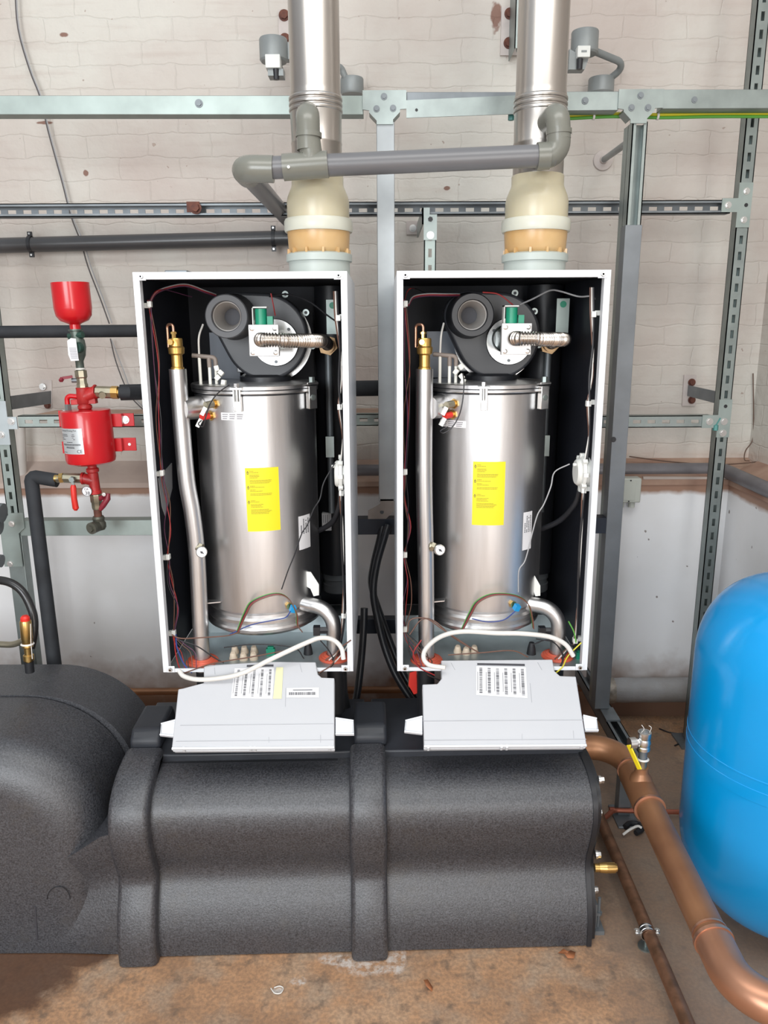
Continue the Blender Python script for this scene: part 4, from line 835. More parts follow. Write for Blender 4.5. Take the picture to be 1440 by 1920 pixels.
    for a in (-.2, .55, 1.15, 2.2):
        q = c1 + V(((R1 + .010)*math.cos(a), .055, (R1 + .010)*math.sin(a))); b = MB(); b.cyl(q, q + V((0, .02, 0)), .009, seg=18); lg = b.build('lug', galv, FH); b = MB(); b.cyl(q - V((0, .001, 0)), q - V((0, .003, 0)), .004, seg=12); b.build('lug_screw', ink, lg)
    b = MB(); b.lathe([(.060, .0), (.0575, -.03), (.0545, -.085), (.0545, -.098), (.052, -.101), (.039, -.101), (.037, -.099), (.037, -.085), (.038, -.04), (.038, 0)], V((c2.x, YFn, c2.z)), (0, 1, 0), 64); IT = b.build('intake_ring', ringgrey if LEFT else plastic_black, T); lab(IT, 'dark intake ring of the fan')
    b = MB(); b.lathe([(.0375, -.088), (.0345, -.088), (.032, -.080), (.026, -.055), (.021, -.02), (.021, .01)], V((c2.x, YFn, c2.z)), (0, 1, 0), 56); lab(b.build('intake_cone', trumpet, IT), 'light grey inner cone')
    b = MB(); b.cyl((c2.x, YFn - .018, c2.z), (c2.x, YFn - .017, c2.z), .0215, seg=32); b.build('intake_opening', ink, IT)
    c3 = S(955, 640, YFn - .012); b = MB(); b.lathe([(0, 0), (.060, 0), (.062, .003), (.062, .012), (0, .012)], c3, (0, 1, 0), 56); FD = b.build('valve_flange', bright, T)
    for a in (PI*1.5, 2.55, .75): q = c3 + V((.050*math.cos(a), 0, .050*math.sin(a))); b = MB(); b.cyl(q, q - V((0, .003, 0)), .0042, seg=14); b.build('flange_screw', galv_dark, FD)
    c4 = S(969, 636, 1.93); b = MB(); b.box(c4.x - .030, c4.x + .03, 1.95, YFn - .012, c4.z - .026, c4.z + .026); b.lathe([(.036, 0), (.036, .03), (.03, .034), (.03, .06)], V((c4.x - .012, 2.00, c4.z)), (0, 1, 0), 32); GV = b.build('gas_valve_body', galv, T, bevel=.002)
    b = MB(); b.box(c4.x - .037, c4.x + .037, 1.934, 1.948, c4.z - .038, c4.z + .038); pl = b.build('gas_valve_plate', mat('plate_aluminium', (.62, .62, .62), .4, .5, .03, 9), T, bevel=.0015)
    for sx in (-1, 1):
        for sz in (-1, 1): q = V((c4.x + sx*.028, 1.934, c4.z + sz*.029)); b = MB(); b.lathe([(0, .0), (.0062, 0), (.0062, .0035), (.003, .0045), (.003, .002), (0, .002)], q, (0, -1, 0), 18); b.build('screw', bright, pl)
    g1 = S(959, 594, 1.965); b = MB(); b.cyl((g1.x, 1.965, c4.z + .037), (g1.x, 1.965, c4.z + .076), .0145, seg=28); b.box(g1.x + .016, g1.x + .030, 1.955, 1.975, c4.z + .037, c4.z + .058); GS = b.build('solenoid', greenp, T); lab(GS, 'green solenoid coil')
    b = MB(); zz0 = c4.z + .037; b.box(g1.x - .0205, g1.x - .0185, 1.955, 1.985, zz0, zz0 + .044); b.box(g1.x - .0205, g1.x + .016, 1.955, 1.985, zz0 + .041, zz0 + .044); lab(b.build('solenoid_bracket', whitep, GS), 'white bracket')
    # corrugated gas hose
    h0 = V((c4.x - .004, 1.930, c4.z + .002)); end = cx_ + .178
    path = [h0, h0 + V((-.001, -.014, 0)), h0 + V((.010, -.030, 0)), h0 + V((.04, -.034, .0)), V((cx_ + .10, 1.905, c4.z)), V((cx_ + .14, 1.935, c4.z - .001)), V((cx_ + .172, 1.985, c4.z - .002)), V((cx_ + .181, 2.05, c4.z - .004)), V((cx_ + .181, 2.12, c4.z - .008)), V((cx_ + .181, 2.21, c4.z - .018))]
    path = resample(catmull(path, 10), .0011); rr = [.0155 + .0022*math.sin(2*PI*i/6.2) for i in range(len(path))]
    b = MB(); b.tube(path, rr, 18); b.build('gas_hose', mat('hose_steel', (.60, .55, .50), .3, 1.0, .08, 20), T, ang=80)
    gx = path[-1]; b = MB(); b.cyl(gx + V((0, -.012, 0)), gx + V((0, .012, 0)), .028, seg=6); b.cyl(gx + V((0, -.03, 0)), gx + V((0, -.01, 0)), .020, seg=24); b.build('hose_nut', mat('tan_brass', (.60, .40, .22), .45, .6), T)
    tb = gx + V((0, .01, 0)); b = MB(); b.cyl(tb, V((tb.x, tb.y, 1.02)), .0105, .0095, seg=16); st_ = b.build('gas_tube', galv_dark, T)
    b = MB(); b.box(tb.x - .012, tb.x + .012, tb.y - .022, tb.y - .008, 1.19, 1.25); b.build('tube_tag', galv, st_)
    # manifold box behind fan, galvanised hook at upper right
    q = S(888, 670, 2.18); b = MB(); b.box(S(861, 670, 2.18).x, S(945, 670, 2.18).x, 2.18, 2.30, zl + .020, zl + .15); b.build('burner_box', mat('burner_box_steel', (.50, .51, .52), .4, .35, .1, 9), T, bevel=.003)
    b = MB(); b.lathe([(.0, 0), (.070, 0), (.070, .012), (.060, .018), (.0, .018)], (hx + .02, hy + .06, zl), seg=48); b.build('burner_flange', plastic_black, T)
    b = MB(); b.box(S(800, 670, 2.25).x, S(861, 670, 2.18).x - .004, 2.25, 2.254, zt + .02, zt + .15); b.build('rear_panel', mat('rear_panel', (.22, .25, .30), .4), T)
    q = S(1055, 592, 2.14); b = MB(); b.box(q.x - .017, q.x + .017, 2.14, 2.144, q.z - .045, q.z + .045); b.box(q.x + .014, q.x + .017, 2.144, y1 - .008, q.z - .02, q.z + .02); hk = b.build('hook_plate', galv_light, T); b = MB(); b.bolt((q.x, 2.14, q.z + .03), (0, -1, 0), .006, .004); b.build('bolt', greenp, hk)
    zi = P(620, 1080, 2.27).z; b = MB(); b.cyl((cx_ + .188, 2.322, ZT - .012), (cx_ + .188, 2.322, zi), .052, seg=48); IF = b.build('inner_flue', plastic_black, T)
    b = MB(); b.lathe([(0, 0), (.046, 0), (.046, -.02), (.043, -.022), (.043, -.035), (.046, -.037), (.046, -.06), (.043, -.062), (.043, zb - zi), (0, zb - zi)], (cx_ + .188, 2.322, zi), seg=40); b.build('condensate_trap', mat('trap_grey', (.16, .17, .18), .45), T)
    if LEFT:
        a, c = P(604, 995, 2.268), P(621, 962, 2.268); b = MB(); b.box(a.x, c.x, 2.2675, 2.285, a.z, c.z); sl = b.build('small_label', paper, IF, bevel=.0005)
        b = MB()
        for i in range(3): b.box(a.x + .004 + i*.006, a.x + .006 + i*.006, 2.2668, 2.2675, c.z - .030, c.z - .005)
        b.build('printing', inkgrey, sl)
        b = MB(); b.prism([PX(x, y, x0 + .0075) for x, y in ((296, 897), (321, 868), (322, 915), (309, 968), (303, 950))], (.002, 0, 0)); b.build('side_plate', mat('side_plate_grey', (.34, .35, .37), .5), T)
    # electrodes and rubber elbow
    E0 = 2.02
    tops = ((825, 665, w_blk), (843, 678, rubbrown), (855, 678, rubbrown))
    b = MB()
    for px, py, m_ in tops: q = S(px, py, E0); b.cyl((q.x, E0, zl - .002), (q.x, E0, q.z), .0042, seg=14)
    EL = b.build('electrode', ceramic, T)
    b = MB(); b.tube(fillet([S(812, 664, E0), S(855, 668, E0), S(855, 686, E0)], .010), .0058, 14); b.cyl(S(843, 668, E0), S(843, 686, E0), .0058, seg=14); b.build('rubber_elbow', rubbrown, EL)
    b = MB(); b.tube(catmull([S(825, 665, E0), S(827, 630, E0), S(832, 606, E0 + .02)]), .0026, 8); lab(b.build('ignition_lead', w_wht, EL), 'white ignition lead')
    rg = random.Random(3 if LEFT else 9)
    for i in range(4):
        q = S(860 + rg.uniform(-5, 14), 688 + i*9, E0 - .015); b = MB(); b.obox(q, (.012, .010, .014), Euler((rg.uniform(-.5, .5), rg.uniform(-.8, .8), rg.uniform(-.5, .5))).to_matrix()); b.build('connector', ceramic, T, bevel=.0015)
    # sensors
    for (pxl, pyl, pxr, pyr, m_, r1) in ((403, 757, 852, 757, brass, .0095), (396, 779, 849, 777, redplastic, .0085)):
        px, py = (pxl, pyl) if LEFT else (pxr, pyr); q = hitcyl(px, py, hx, hy, hr); n = V((q.x - hx, q.y - hy, 0)).normalized()
        b = MB(); b.cyl(q - n*.002, q + n*.004, .013, seg=6); b.cyl(q + n*.004, q + n*.010, .008, seg=18); sn = b.build('sensor', brass, T)
        b = MB(); b.cyl(q + n*.008, q + n*.026 + V((-.006, 0, -.002)), r1, seg=14); lab(b.build('sensor_plug', m_ if m_ is redplastic else brassdull, sn), 'red plug' if m_ is redplastic else 'brass plug')
        b = MB(); e_ = q + n*.028 + V((-.01, 0, -.016)); b.obox(e_, (.010, .008, .022), Euler((0, .5, .2)).to_matrix()); lab(b.build('sensor_clip', whitep, sn), 'white connector')
    E = [(430, 722), (411, 735), (397, 752), (390, 768), (385, 785), (380, 800), (372, 795), (378, 788)] if LEFT else [(868, 700), (870, 722), (866, 760), (858, 785), (846, 803), (832, 812), (826, 808), (840, 800)]
    b = MB(); b.tube(catmull([P(x, y, 1.91 + .002*(i % 2)) for i, (x, y) in enumerate(E)], 5), .0016, 6); lab(b.build('sensor_lead', w_blk, T), 'thin black lead')
    # lower elbow pipe to right, bracket, thermistor
    b0 = P(560, 1131, 1.985) if LEFT else P(975, 1130, 1.985); b1 = P(616, 1140, 1.965) if LEFT else P(1036, 1138, 1.965); 
    zx = P(627, 1205, 1.965) if LEFT else P(1046, 1205, 1.965)
    pth = fillet([V((b0.x - .015, 2.0, b0.z)), V((zx.x - .002, 1.965, b0.z - .012)), V((zx.x, 1.965, ZB - .02))], .055, 12)
    b = MB(); b.tube(pth, .0205, 26); b.lathe([(.021, 0), (.0245, .001), (.0245, .006), (.021, .008)], V((b0.x, 1.997, b0.z)), (1, -.2, -.1), 28); EP = b.build('outlet_elbow', steel, T)
    kk = P(596, 1182, 1.96) if LEFT else P(1018, 1183, 1.97); b = MB(); b.cyl(kk, kk + V((.03, .0, 0)), .010, seg=6); b.box(kk.x - .012, kk.x + .006, kk.y - .010, kk.y + .010, kk.z - .012, kk.z + .012); b.build('pressure_sensor', plastic_black, EP)
    q = [(567, 1071), (583, 1073), (598, 1096), (598, 1116), (588, 1118), (582, 1104), (567, 1095)] if LEFT else [(984, 1066), (996, 1068), (1013, 1098), (1013, 1117), (1004, 1118), (998, 1102), (986, 1094)]
    b = MB(); b.prism([P(x, y, 1.995) for x, y in q], (0, .004, 0)); b.build('support_bracket', whitep, T)
    q = hitcyl(*((541, 1135) if LEFT else (960, 1132)), hx, hy, hr); n = V((q.x-hx, q.y-hy, 0)).normalized(); b = MB(); b.cyl(q, q + n*.008, .010, seg=6); sn = b.build('sensor', brass, T); b = MB(); b.obox(q + n*.016 + V((.004, 0, -.005)), (.014, .014, .016), Euler((.3, .3, .4)).to_matrix()); lab(b.build('sensor_plug', blueconn, sn), 'blue plug')
    # fin bracket low on riser
    q = (P(405, 1130, 1.95) if LEFT else P(825, 1128, 1.95)); b = MB(); b.prism([q + V((-.03, 0, -.004)), q + V((.012, 0, -.0)), q + V((.016, 0.02, .001)), q + V((-.03, .02, -.002))], (0, 0, .003)); b.build('spacer_plate', steel, T)
    # seals
    for sx_ in (p[-1].x, zx.x):
        yy_ = ry_ if sx_ < cx_ else 1.965
        b = MB(); b.lathe([(.0225, .012), (.026, .012), (.030, .009), (.033, .009), (.036, .006), (.040, .006), (.044, .002), (.044, 0), (.0225, 0)], (sx_, yy_, ZB + .0045), seg=44, closed=True); lab(b.build('pipe_seal', silicone, fl), 'orange rubber pipe seal')
    # terminal glands
    gp = [(441, 1217), (459, 1217), (477, 1217), (438, 1229), (457, 1230), (476, 1229)] if LEFT else [(858, 1216), (874, 1219), (889, 1216)]
    for px, py in gp: q = PZ(px, py + 7, ZB + .004); b = MB(); b.lathe([(0, .022), (.006, .022), (.0085, .018), (.009, .012), (.0115, .006), (.0115, 0), (0, 0)], q, (0, -.25, 1), 18); b.build('cable_plug', beige, fl)
    q = PZ(*((578, 1226) if LEFT else (996, 1226)), ZB + .004); b = MB(); b.lathe([(.013, 0), (.011, .016), (.007, .034), (0, .034)], q, seg=18); b.build('rubber_cone', rubber, fl)
    q = PZ(*((508, 1228) if LEFT else (1088, 1235)), ZB + .004); b = MB(); b.box(q.x - .012, q.x + .012, q.y - .006, q.y + .006, q.z, q.z + .020); b.box(q.x - .008, q.x + .008, q.y - .004, q.y + .004, q.z + .02, q.z + .026); lab(b.build('terminal_block', greenp, fl), 'green terminal block')
    # pressure switch on right wall
    xw = x1 - .008; q = PX(*((655, 888) if LEFT else (1097, 885)), xw); q = V((xw, 1.955, P(640, 888, 1.955).z if LEFT else P(1085, 885, 1.955).z))
    b = MB(); b.lathe([(0, .034), (.030, .034), (.034, .030), (.034, .024), (.043, .022), (.043, .014), (.038, .012), (.038, 0), (0, 0)], q, (-1, 0, 0), 40)
    for i in range(8): a = 2*PI*i/8; c_ = q + V((-.018, math.cos(a)*.044, math.sin(a)*.044)); b.obox(c_, (.012, .010, .010), Matrix.Rotation(a, 3, 'X'))
    b.cyl(q + V((-.02, 0, -.03)), q + V((-.02, 0, -.056)), .004, seg=10); b.cyl(q + V((-.03, -.005, .02)), q + V((-.042, -.005, .02)), .004, seg=10)
    PSW = b.build('pressure_switch', whitep, T); lab(PSW, 'round white pressure switch')
    hs = [q + V((-.02, 0, -.05)), q + V((-.025, .02, -.09)), q + V((-.05, .08, -.15)), q + V((-.10, .13, -.19)), q + V((-.15, .15, -.21))]
    b = MB(); b.tube(catmull(hs), .0075, 14); b.build('switch_hose', w_blk if LEFT else plastic_black, T)
    wr = [(628, 868), (607, 905), (600, 935), (588, 955), (576, 985), (566, 1000), (552, 1040), (540, 1070), (528, 1105)] if LEFT else [(1068, 870), (1040, 885), (1033, 912), (1020, 945), (1008, 965), (998, 1000), (985, 1050), (973, 1070), (972, 1110)]
    b = MB(); b.tube(catmull([P(x, y, 1.90) if i > 1 else P(x, y, 1.93) for i, (x, y) in enumerate(wr)], 5), .0017, 6); lab(b.build('switch_lead', w_gry if not LEFT else w_blk, T), 'thin lead from the pressure switch')
    # ---- cable clips and looms
    xi0, xi1 = x0 + .007, x1 - .007
    clipsL = [(284, 573), (303, 888), (316, 1045), (328, 1187)] if LEFT else [(768, 572), (766, 886), (765, 1041), (764, 1180)]
    clipsR = [(640, 594), (645, 760), (650, 921), (648, 1150)] if LEFT else [(1124, 587), (1113, 754), (1104, 916), (1088, 1197)]
    zs = []
    for (px, py) in clipsL:
        z_ = P(px, py, 1.935).z; zs.append(z_); b = MB(); b.box(xi0, xi0 + .016, 1.928, 1.942, z_ - .006, z_ + .006); b.box(xi0 + .010, xi0 + .020, 1.924, 1.938, z_ - .004, z_ + .010); b.build('cable_clip', whitep, T, bevel=.001)
    for (px, py) in clipsR:
        z_ = P(px, py, 1.935).z; b = MB(); b.box(xi1 - .020, xi1, 1.928, 1.942, z_ - .006, z_ + .006); b.box(xi1 - .024, xi1 - .012, 1.922, 1.936, z_ - .010, z_ + .004); b.build('cable_clip', whitep, T, bevel=.001)
    cols = (w_red, w_blk, w_brn, w_pur) if LEFT else (w_red, w_pur, w_brn, w_blk)
    names = ('red wire', 'black wire', 'brown wire', 'purple wire')
    for k_, m_ in enumerate(cols):
        rg = random.Random(k_ + (0 if LEFT else 20)); pts = [V((xi0 + .09, 2.05, ZT - .05)) , V((xi0 + .03, 1.98, ZT - .035)), V((xi0 + .012, 1.94, zs[0] + .01))]
        allz = [zs[0], zs[1], zs[2], zs[3]]
        for za, zb2 in zip(allz, allz[1:]):
            pts.append(V((xi0 + .012 + k_*.0018, 1.932, za)))
            for f_ in (.33, .66): pts.append(V((xi0 + .014 + rg.uniform(-.006, .018)*(1 if za != zs[0] else .7), 1.93 + rg.uniform(-.004, .01), za + (zb2 - za)*f_)))
        pts.append(V((xi0 + .012 + k_*.0018, 1.932, zs[3])))
        pts += [V((xi0 + .018 + .008*k_, 1.93, zs[3] - .03)), V((xi0 + .035 + .012*k_, 1.92, ZB + .04)), V((xi0 + .05 + .01*k_, 1.89, ZB + .005))]
        b = MB(); b.tube(catmull(pts, 5), .0012, 6); lab(b.build('wire', m_, T), 'thin ' + m_.name.replace('wire_', '').replace('blk', 'black').replace('brn', 'brown').replace('pur', 'purple') + ' wire down the left side')
    zr_ = [P(x, y, 1.935).z for x, y in clipsR]
    for k_, (m_, r1) in enumerate(((w_blk, .0034), (w_wht, .002), (w_brn, .0018))):
        rg = random.Random(40 + k_); pts = [V((xi1 - .02 - .004*k_, 1.935, zr_[0] + .06)), V((xi1 - .018 - .004*k_, 1.928, zr_[0]))]
        for za, zb2 in zip(zr_, zr_[1:]):
            for f_ in (.35, .7): pts.append(V((xi1 - .010 - rg.uniform(0, .010), 1.93, za + (zb2-za)*f_)))
            pts.append(V((xi1 - .016 - .003*k_, 1.925, zb2)))
        pts += [V((xi1 - .03, 1.93, ZB + .05)), V((xi1 - .05 - .01*k_, 1.93, ZB + .012))]
        b = MB(); b.tube(catmull(pts, 5), r1, 8); lab(b.build('wire', m_, T), ('thick black', 'thin white', 'thin brown')[k_] + ' wire down the right side')
    # wires across the top
    tp = [(280, 570), (292, 548), (318, 537), (350, 533), (385, 545), (405, 552)] if LEFT else [(766, 570), (775, 556), (800, 551), (835, 551), (862, 551)]
    for k_, m_ in enumerate((w_gry, w_red, w_pur)): b = MB(); b.tube(catmull([P(x, y + k_*2, 1.95 + .03*i) for i, (x, y) in enumerate(tp)]), .0016, 6); lab(b.build('top_wire', m_, T), ('grey', 'red', 'purple')[k_] + ' wire across the top')
    tp = [(505, 556), (540, 552), (580, 566), (612, 590), (638, 608)] if LEFT else [(975, 571), (1000, 560), (1030, 545), (1050, 546), (1085, 556), (1110, 556), (1125, 570)]
    b = MB(); b.tube(catmull([P(x, y, 2.1 - .02*i) for i, (x, y) in enumerate(tp)]), .0022, 8); lab(b.build('top_wire', w_blk if LEFT else w_gry, T), 'thin lead running to the right wall')
    tp = [(508, 550), (513, 575), (516, 592)] if LEFT else [(905, 548), (935, 552), (962, 572)]
    b = MB(); b.tube(catmull([P(x, y, 2.0) for x, y in tp]), .0017, 6); lab(b.build('top_wire', w_red, T), 'short red wire to the solenoid')
    # loom over the exchanger foot
    tp = [(445, 1186), (460, 1150), (475, 1128), (515, 1114), (540, 1122), (556, 1150), (558, 1172), (566, 1184)] if LEFT else [(866, 1182), (882, 1150), (896, 1128), (925, 1115), (965, 1117), (990, 1132), (998, 1160), (1000, 1178)]
    for k_, m_ in enumerate((w_grn, w_blk, w_red, w_brn)): b = MB(); b.tube(catmull([P(x + (k_ - 1.5)*(1.6 if 0 < i < 4 else .8), y + (k_ - 1.5)*1.1, 1.895 - .004*k_) for i, (x, y) in enumerate(tp)]), .00135, 6); lab(b.build('loom_wire', m_, T), ('green', 'black', 'red', 'brown')[k_] + ' wire arching over the exchanger foot')
    tp = [(430, 1190), (470, 1172), (512, 1163), (535, 1158), (545, 1146)] if LEFT else [(885, 1160), (915, 1166), (945, 1162), (966, 1146)]
    b = MB(); b.tube(catmull([P(x, y, 1.895) for x, y in tp]), .0016, 6); lab(b.build('loom_wire', w_blu, T), 'dark blue wire to the blue plug')
    loops = [([(322, 1190), (340, 1197), (385, 1195), (425, 1192), (450, 1185)], w_brn), ([(330, 1190), (332, 1215), (345, 1245), (360, 1262)], w_blu), ([(326, 1192), (330, 1228), (338, 1255), (352, 1268)], w_red),
             ([(335, 1200), (370, 1212), (400, 1232), (420, 1243)], w_blk), ([(345, 1262), (400, 1244), (470, 1232), (560, 1215)], w_brn), ([(420, 1214), (480, 1208), (550, 1214), (570, 1235)], w_blk),
             ([(600, 1200), (618, 1222), (625, 1245), (600, 1262)], w_blk), ([(655, 1205), (640, 1228), (618, 1250), (596, 1264)], w_wht), ([(658, 1200), (636, 1218), (622, 1246), (598, 1262)], w_brn)] if LEFT else \
            [([(764, 1185), (770, 1162), (800, 1160), (830, 1180), (880, 1213)], w_brn), ([(768, 1190), (790, 1162), (815, 1165), (850, 1195), (900, 1225)], w_brn), ([(765, 1195), (770, 1230), (800, 1262), (828, 1278)], w_blk),
             ([(775, 1210), (790, 1225), (810, 1240), (800, 1262), (826, 1276)], w_brn), ([(790, 1200), (775, 1225), (785, 1250), (815, 1266)], w_red), ([(840, 1228), (900, 1224), (960, 1220), (990, 1232)], w_brn),
             ([(1000, 1208), (1030, 1200), (1055, 1225), (1050, 1255)], w_blk), ([(1005, 1198), (1040, 1206), (1056, 1235), (1044, 1258)], w_blk), ([(1090, 1205), (1065, 1230), (1055, 1250), (1042, 1262)], w_yel), ([(1066, 1165), (1076, 1185), (1080, 1205)], w_grn)]
    for k_, (tp, m_) in enumerate(loops): b = MB(); b.tube(catmull([P(x, y, 1.885 + .006*(k_ % 4)) for x, y in tp]), .0018, 6); lab(b.build('floor_wire', m_, T), {'wire_brown': 'brown', 'wire_black': 'black', 'wire_red': 'red', 'wire_blue': 'blue', 'wire_white': 'white', 'wire_yellow': 'yellow', 'wire_green': 'green'}[m_.name] + ' wire looping over the boiler floor')
    # white conduit sleeve
    tp = [(644, 1236, 1.88), (640, 1215, 1.885), (625, 1200, 1.89), (602, 1196, 1.885), (575, 1205, 1.875), (510, 1235, 1.86), (455, 1262, 1.845), (410, 1272, 1.845), (370, 1274, 1.85), (345, 1268, 1.87), (336, 1258, 1.885)] if LEFT else \
         [(1075, 1230, 1.88), (1060, 1208, 1.88), (1030, 1194, 1.88), (980, 1188, 1.88), (930, 1187, 1.88), (870, 1184, 1.88), (830, 1192, 1.88), (802, 1212, 1.88), (794, 1232, 1.875), (805, 1247, 1.865), (835, 1252, 1.855)]
    b = MB(); b.tube(catmull([P(*v) for v in tp], 6), .0062, 14); lab(b.build('white_sleeve', w_wht, T), 'white cable sleeve arching over the opening')
    # ---- tilted control box below
    pA, pB = V((0, 1.868, .668)), V((0, 1.712, .548)); d_ = (pB - pA).normalized(); nrm = V((0, d_.z, -d_.y)).normalized()
    if nrm.z < 0: nrm = -nrm
    H = lambda px, py, off=0.0: hit(px, py, pA + nrm*off, nrm)
    poly = [(344, 1290), (382, 1280), (382, 1247), (505, 1240), (592, 1241), (596, 1264), (603, 1270), (627, 1271), (627, 1400), (322, 1402), (334, 1292)] if LEFT else \
           [(827, 1238), (1036, 1236), (1040, 1258), (1050, 1267), (1080, 1268), (1100, 1396), (795, 1398), (792, 1283), (820, 1282), (828, 1272)]
    b = MB(); b.prism([H(x, y) for x, y in poly], nrm*-.034); TR = b.build('control_box', trayp, T, bevel=.0025)
    lab(TR, 'light grey plastic control box tilted out below the boiler')
    l_, r_2 = ((322, 1402), (627, 1400)) if LEFT else ((795, 1398), (1100, 1396))
    a, c = H(*l_), H(*r_2); b = MB(); b.bar(a - nrm*.004 + V((0, -.002, 0)), c - nrm*.004 + V((0, -.002, 0)), .006, .008, up=nrm); b.bar(a - nrm*.018, c - nrm*.018, .005, .006, up=nrm)
    for px, py in (((345, 1404), (470, 1403), (478, 1403), (618, 1402)) if LEFT else ((803, 1402), (940, 1401), (950, 1401), (1090, 1399))): b.obox(H(px, py, -.008), (.006, .010, .016), Euler((.6, 0, 0)).to_matrix())
    b.build('front_lip', white, TR, bevel=.001)
    b = MB()
    sg = [((338, 1360), (627, 1357)), ((330, 1390), (627, 1387))] if LEFT else [((793, 1352), (1093, 1350)), ((795, 1388), (1099, 1386))]
    for s_, e_ in sg: b.bar(H(*s_, .0003), H(*e_, .0003), .0014, .0014, up=nrm)
    for s_, e_ in ((((536, 1290), (535, 1325)), ((504, 1382), (504, 1392)), ((601, 1378), (601, 1392)), ((562, 1245), (566, 1260)), ((402, 1252), (403, 1264))) if LEFT else (((994, 1281), (997, 1317)), ((979, 1376), (979, 1388)), ((1075, 1370), (1076, 1384)), ((846, 1243), (853, 1256)), ((1008, 1242), (1016, 1256)))): b.bar(H(*s_, .0003), H(*e_, .0003), .0012, .0012, up=nrm)
    b.build('moulded_lines', mat('tray_line', (.42, .43, .46), .5), TR)
    # arms
    for arm in (([(340, 1348), (302, 1358), (300, 1378), (327, 1381)], [(629, 1347), (663, 1352), (664, 1377), (629, 1377)]) if LEFT else ([(792, 1344), (760, 1352), (758, 1372), (792, 1376)], [(1093, 1342), (1119, 1348), (1122, 1370), (1097, 1370)])):
        b = MB(); b.prism([H(x, y, -.006) for x, y in arm], nrm*-.003); b.prism([H(*arm[1], -.006), H(*arm[2], -.006), H(*arm[2], -.03), H(*arm[1], -.03)], (arm[1][0] < 500 or 700 < arm[1][0] < 900) and (.004, 0, 0) or (-.004, 0, 0)); b.bar(H(*arm[2], -.006), H(*arm[3], -.006), .004, .010, up=nrm); b.bar(H(*arm[0], -.006), H(*arm[1], -.006), .004, .008, up=nrm); b.build('hinge_arm', white, TR, bevel=.0008)
    # barcode sheet
    def quad(nm, c4_, m_, off, par):
        A_, B2, C2, D2 = [H(x, y, off) for x, y in c4_]
        f = lambda u, v, o_=0.0: (A_.lerp(B2, u)).lerp(D2.lerp(C2, u), v) + nrm*o_
        b = MB(); b.grid(lambda u, v: f(u, v), 2, 2); b.bm.faces.ensure_lookup_table(); return b.build(nm, m_, par), f
    sh_, f = quad('barcode_sheet', ((440, 1253), (514, 1252), (511, 1310), (433, 1309)) if LEFT else ((893, 1249), (986, 1251), (989, 1309), (893, 1303)), paper, .0010, TR)
    n5 = 5 if LEFT else 6; rg = random.Random(11); b = MB()
    for i in range(n5):
        uc = (i + .55)/n5; v = .06
        while v < .93:
            h = rg.choice((.006, .010, .016, .022)); b.grid(lambda u, vv: f(u, vv, .0006), 1, 1, uc - .03, uc + .03, v, min(.94, v + h)); v += h + rg.choice((.008, .012, .02))
    b.build('barcodes', mat('barcode_ink', (.06, .06, .07), .6) , sh_)
    b = MB()
    for i in range(n5): uc = (i + .18)/n5; b.grid(lambda u, vv: f(u, vv, .0006), 1, 1, uc - .006, uc + .006, .2, .85)
    b.build('small_print', inkgrey, sh_)
    b = MB(); b.grid(lambda u, v: f(u, v), 1, 1, .02 if not LEFT else .3, .98, -.11, -.04); lab(b.build('slot', ink, TR), 'dark scalloped slot above the barcode sheet')
    if LEFT:
        quad('yellowed_tape', ((518, 1251), (531, 1251), (528, 1310), (512, 1310)), cream, .0012, TR)
        sh2, f = quad('barcode_label', ((537, 1290), (598, 1289), (598, 1308), (537, 1308)), paper, .0012, TR); b = MB(); u = .08
        while u < .9: wd = rg.choice((.006, .012, .02)); b.grid(lambda uu, vv: f(uu, vv, .0006), 1, 1, u, u + wd, .45, .75); u += wd + rg.choice((.008, .014))
        b.grid(lambda uu, vv: f(uu, vv, .0006), 1, 1, .2, .8, .2, .27); b.build('barcodes', ink, sh2)
    # underside pipes from the boiler floor down to the header
    for sx_, yy_ in ((p[-1].x, ry_), (zx.x, 1.965)): b = MB(); b.cyl((sx_, yy_ + .02, ZB), (sx_, yy_ + .02, .50), .024, seg=24); b.build('connection_pipe', rubber, T)
    return T
boiler(CXL, 'left', 'left one of the two open boilers, steel cylinder showing in a white frame')
boiler(CXR, 'right', 'right one of the two open boilers, next to the dark grey channel post')
# ------------------------------------------------------------------ black foam casing of the low loss header
YAW = R(1.5); XE = 0.527; HO = V((XE, 1.66, 0))
def hw(x, y, z):            # header local: x along, y out from the viewer (right-end frame), z up
    v = V((x - XE, y - 1.66, z)); c, s = math.cos(YAW), math.sin(YAW)
    return V((v.x*c - v.y*s, v.x*s + v.y*c, v.z)) + HO
prof = [(1.664, .004), (1.664, .05), (1.669, .085), (1.682, .125), (1.698, .160), (1.711, .19), (1.714, .215), (1.709, .24), (1.694, .28), (1.681, .3245), (1.676, .36), (1.684, .40), (1.707, .428), (1.745, .448), (1.790, .457), (1.84, .458)]
def smooth2(pr, n=4):
    p3 = catmull([V((a, c, 0)) for a, c in pr], n); return [(v.x, v.y) for v in p3]
sp_ = smooth2(prof)
T = thing('header_casing', 'wide black foam casing with wavy front on the floor below both boilers', 'foam casing', (0, 1.8, 0))
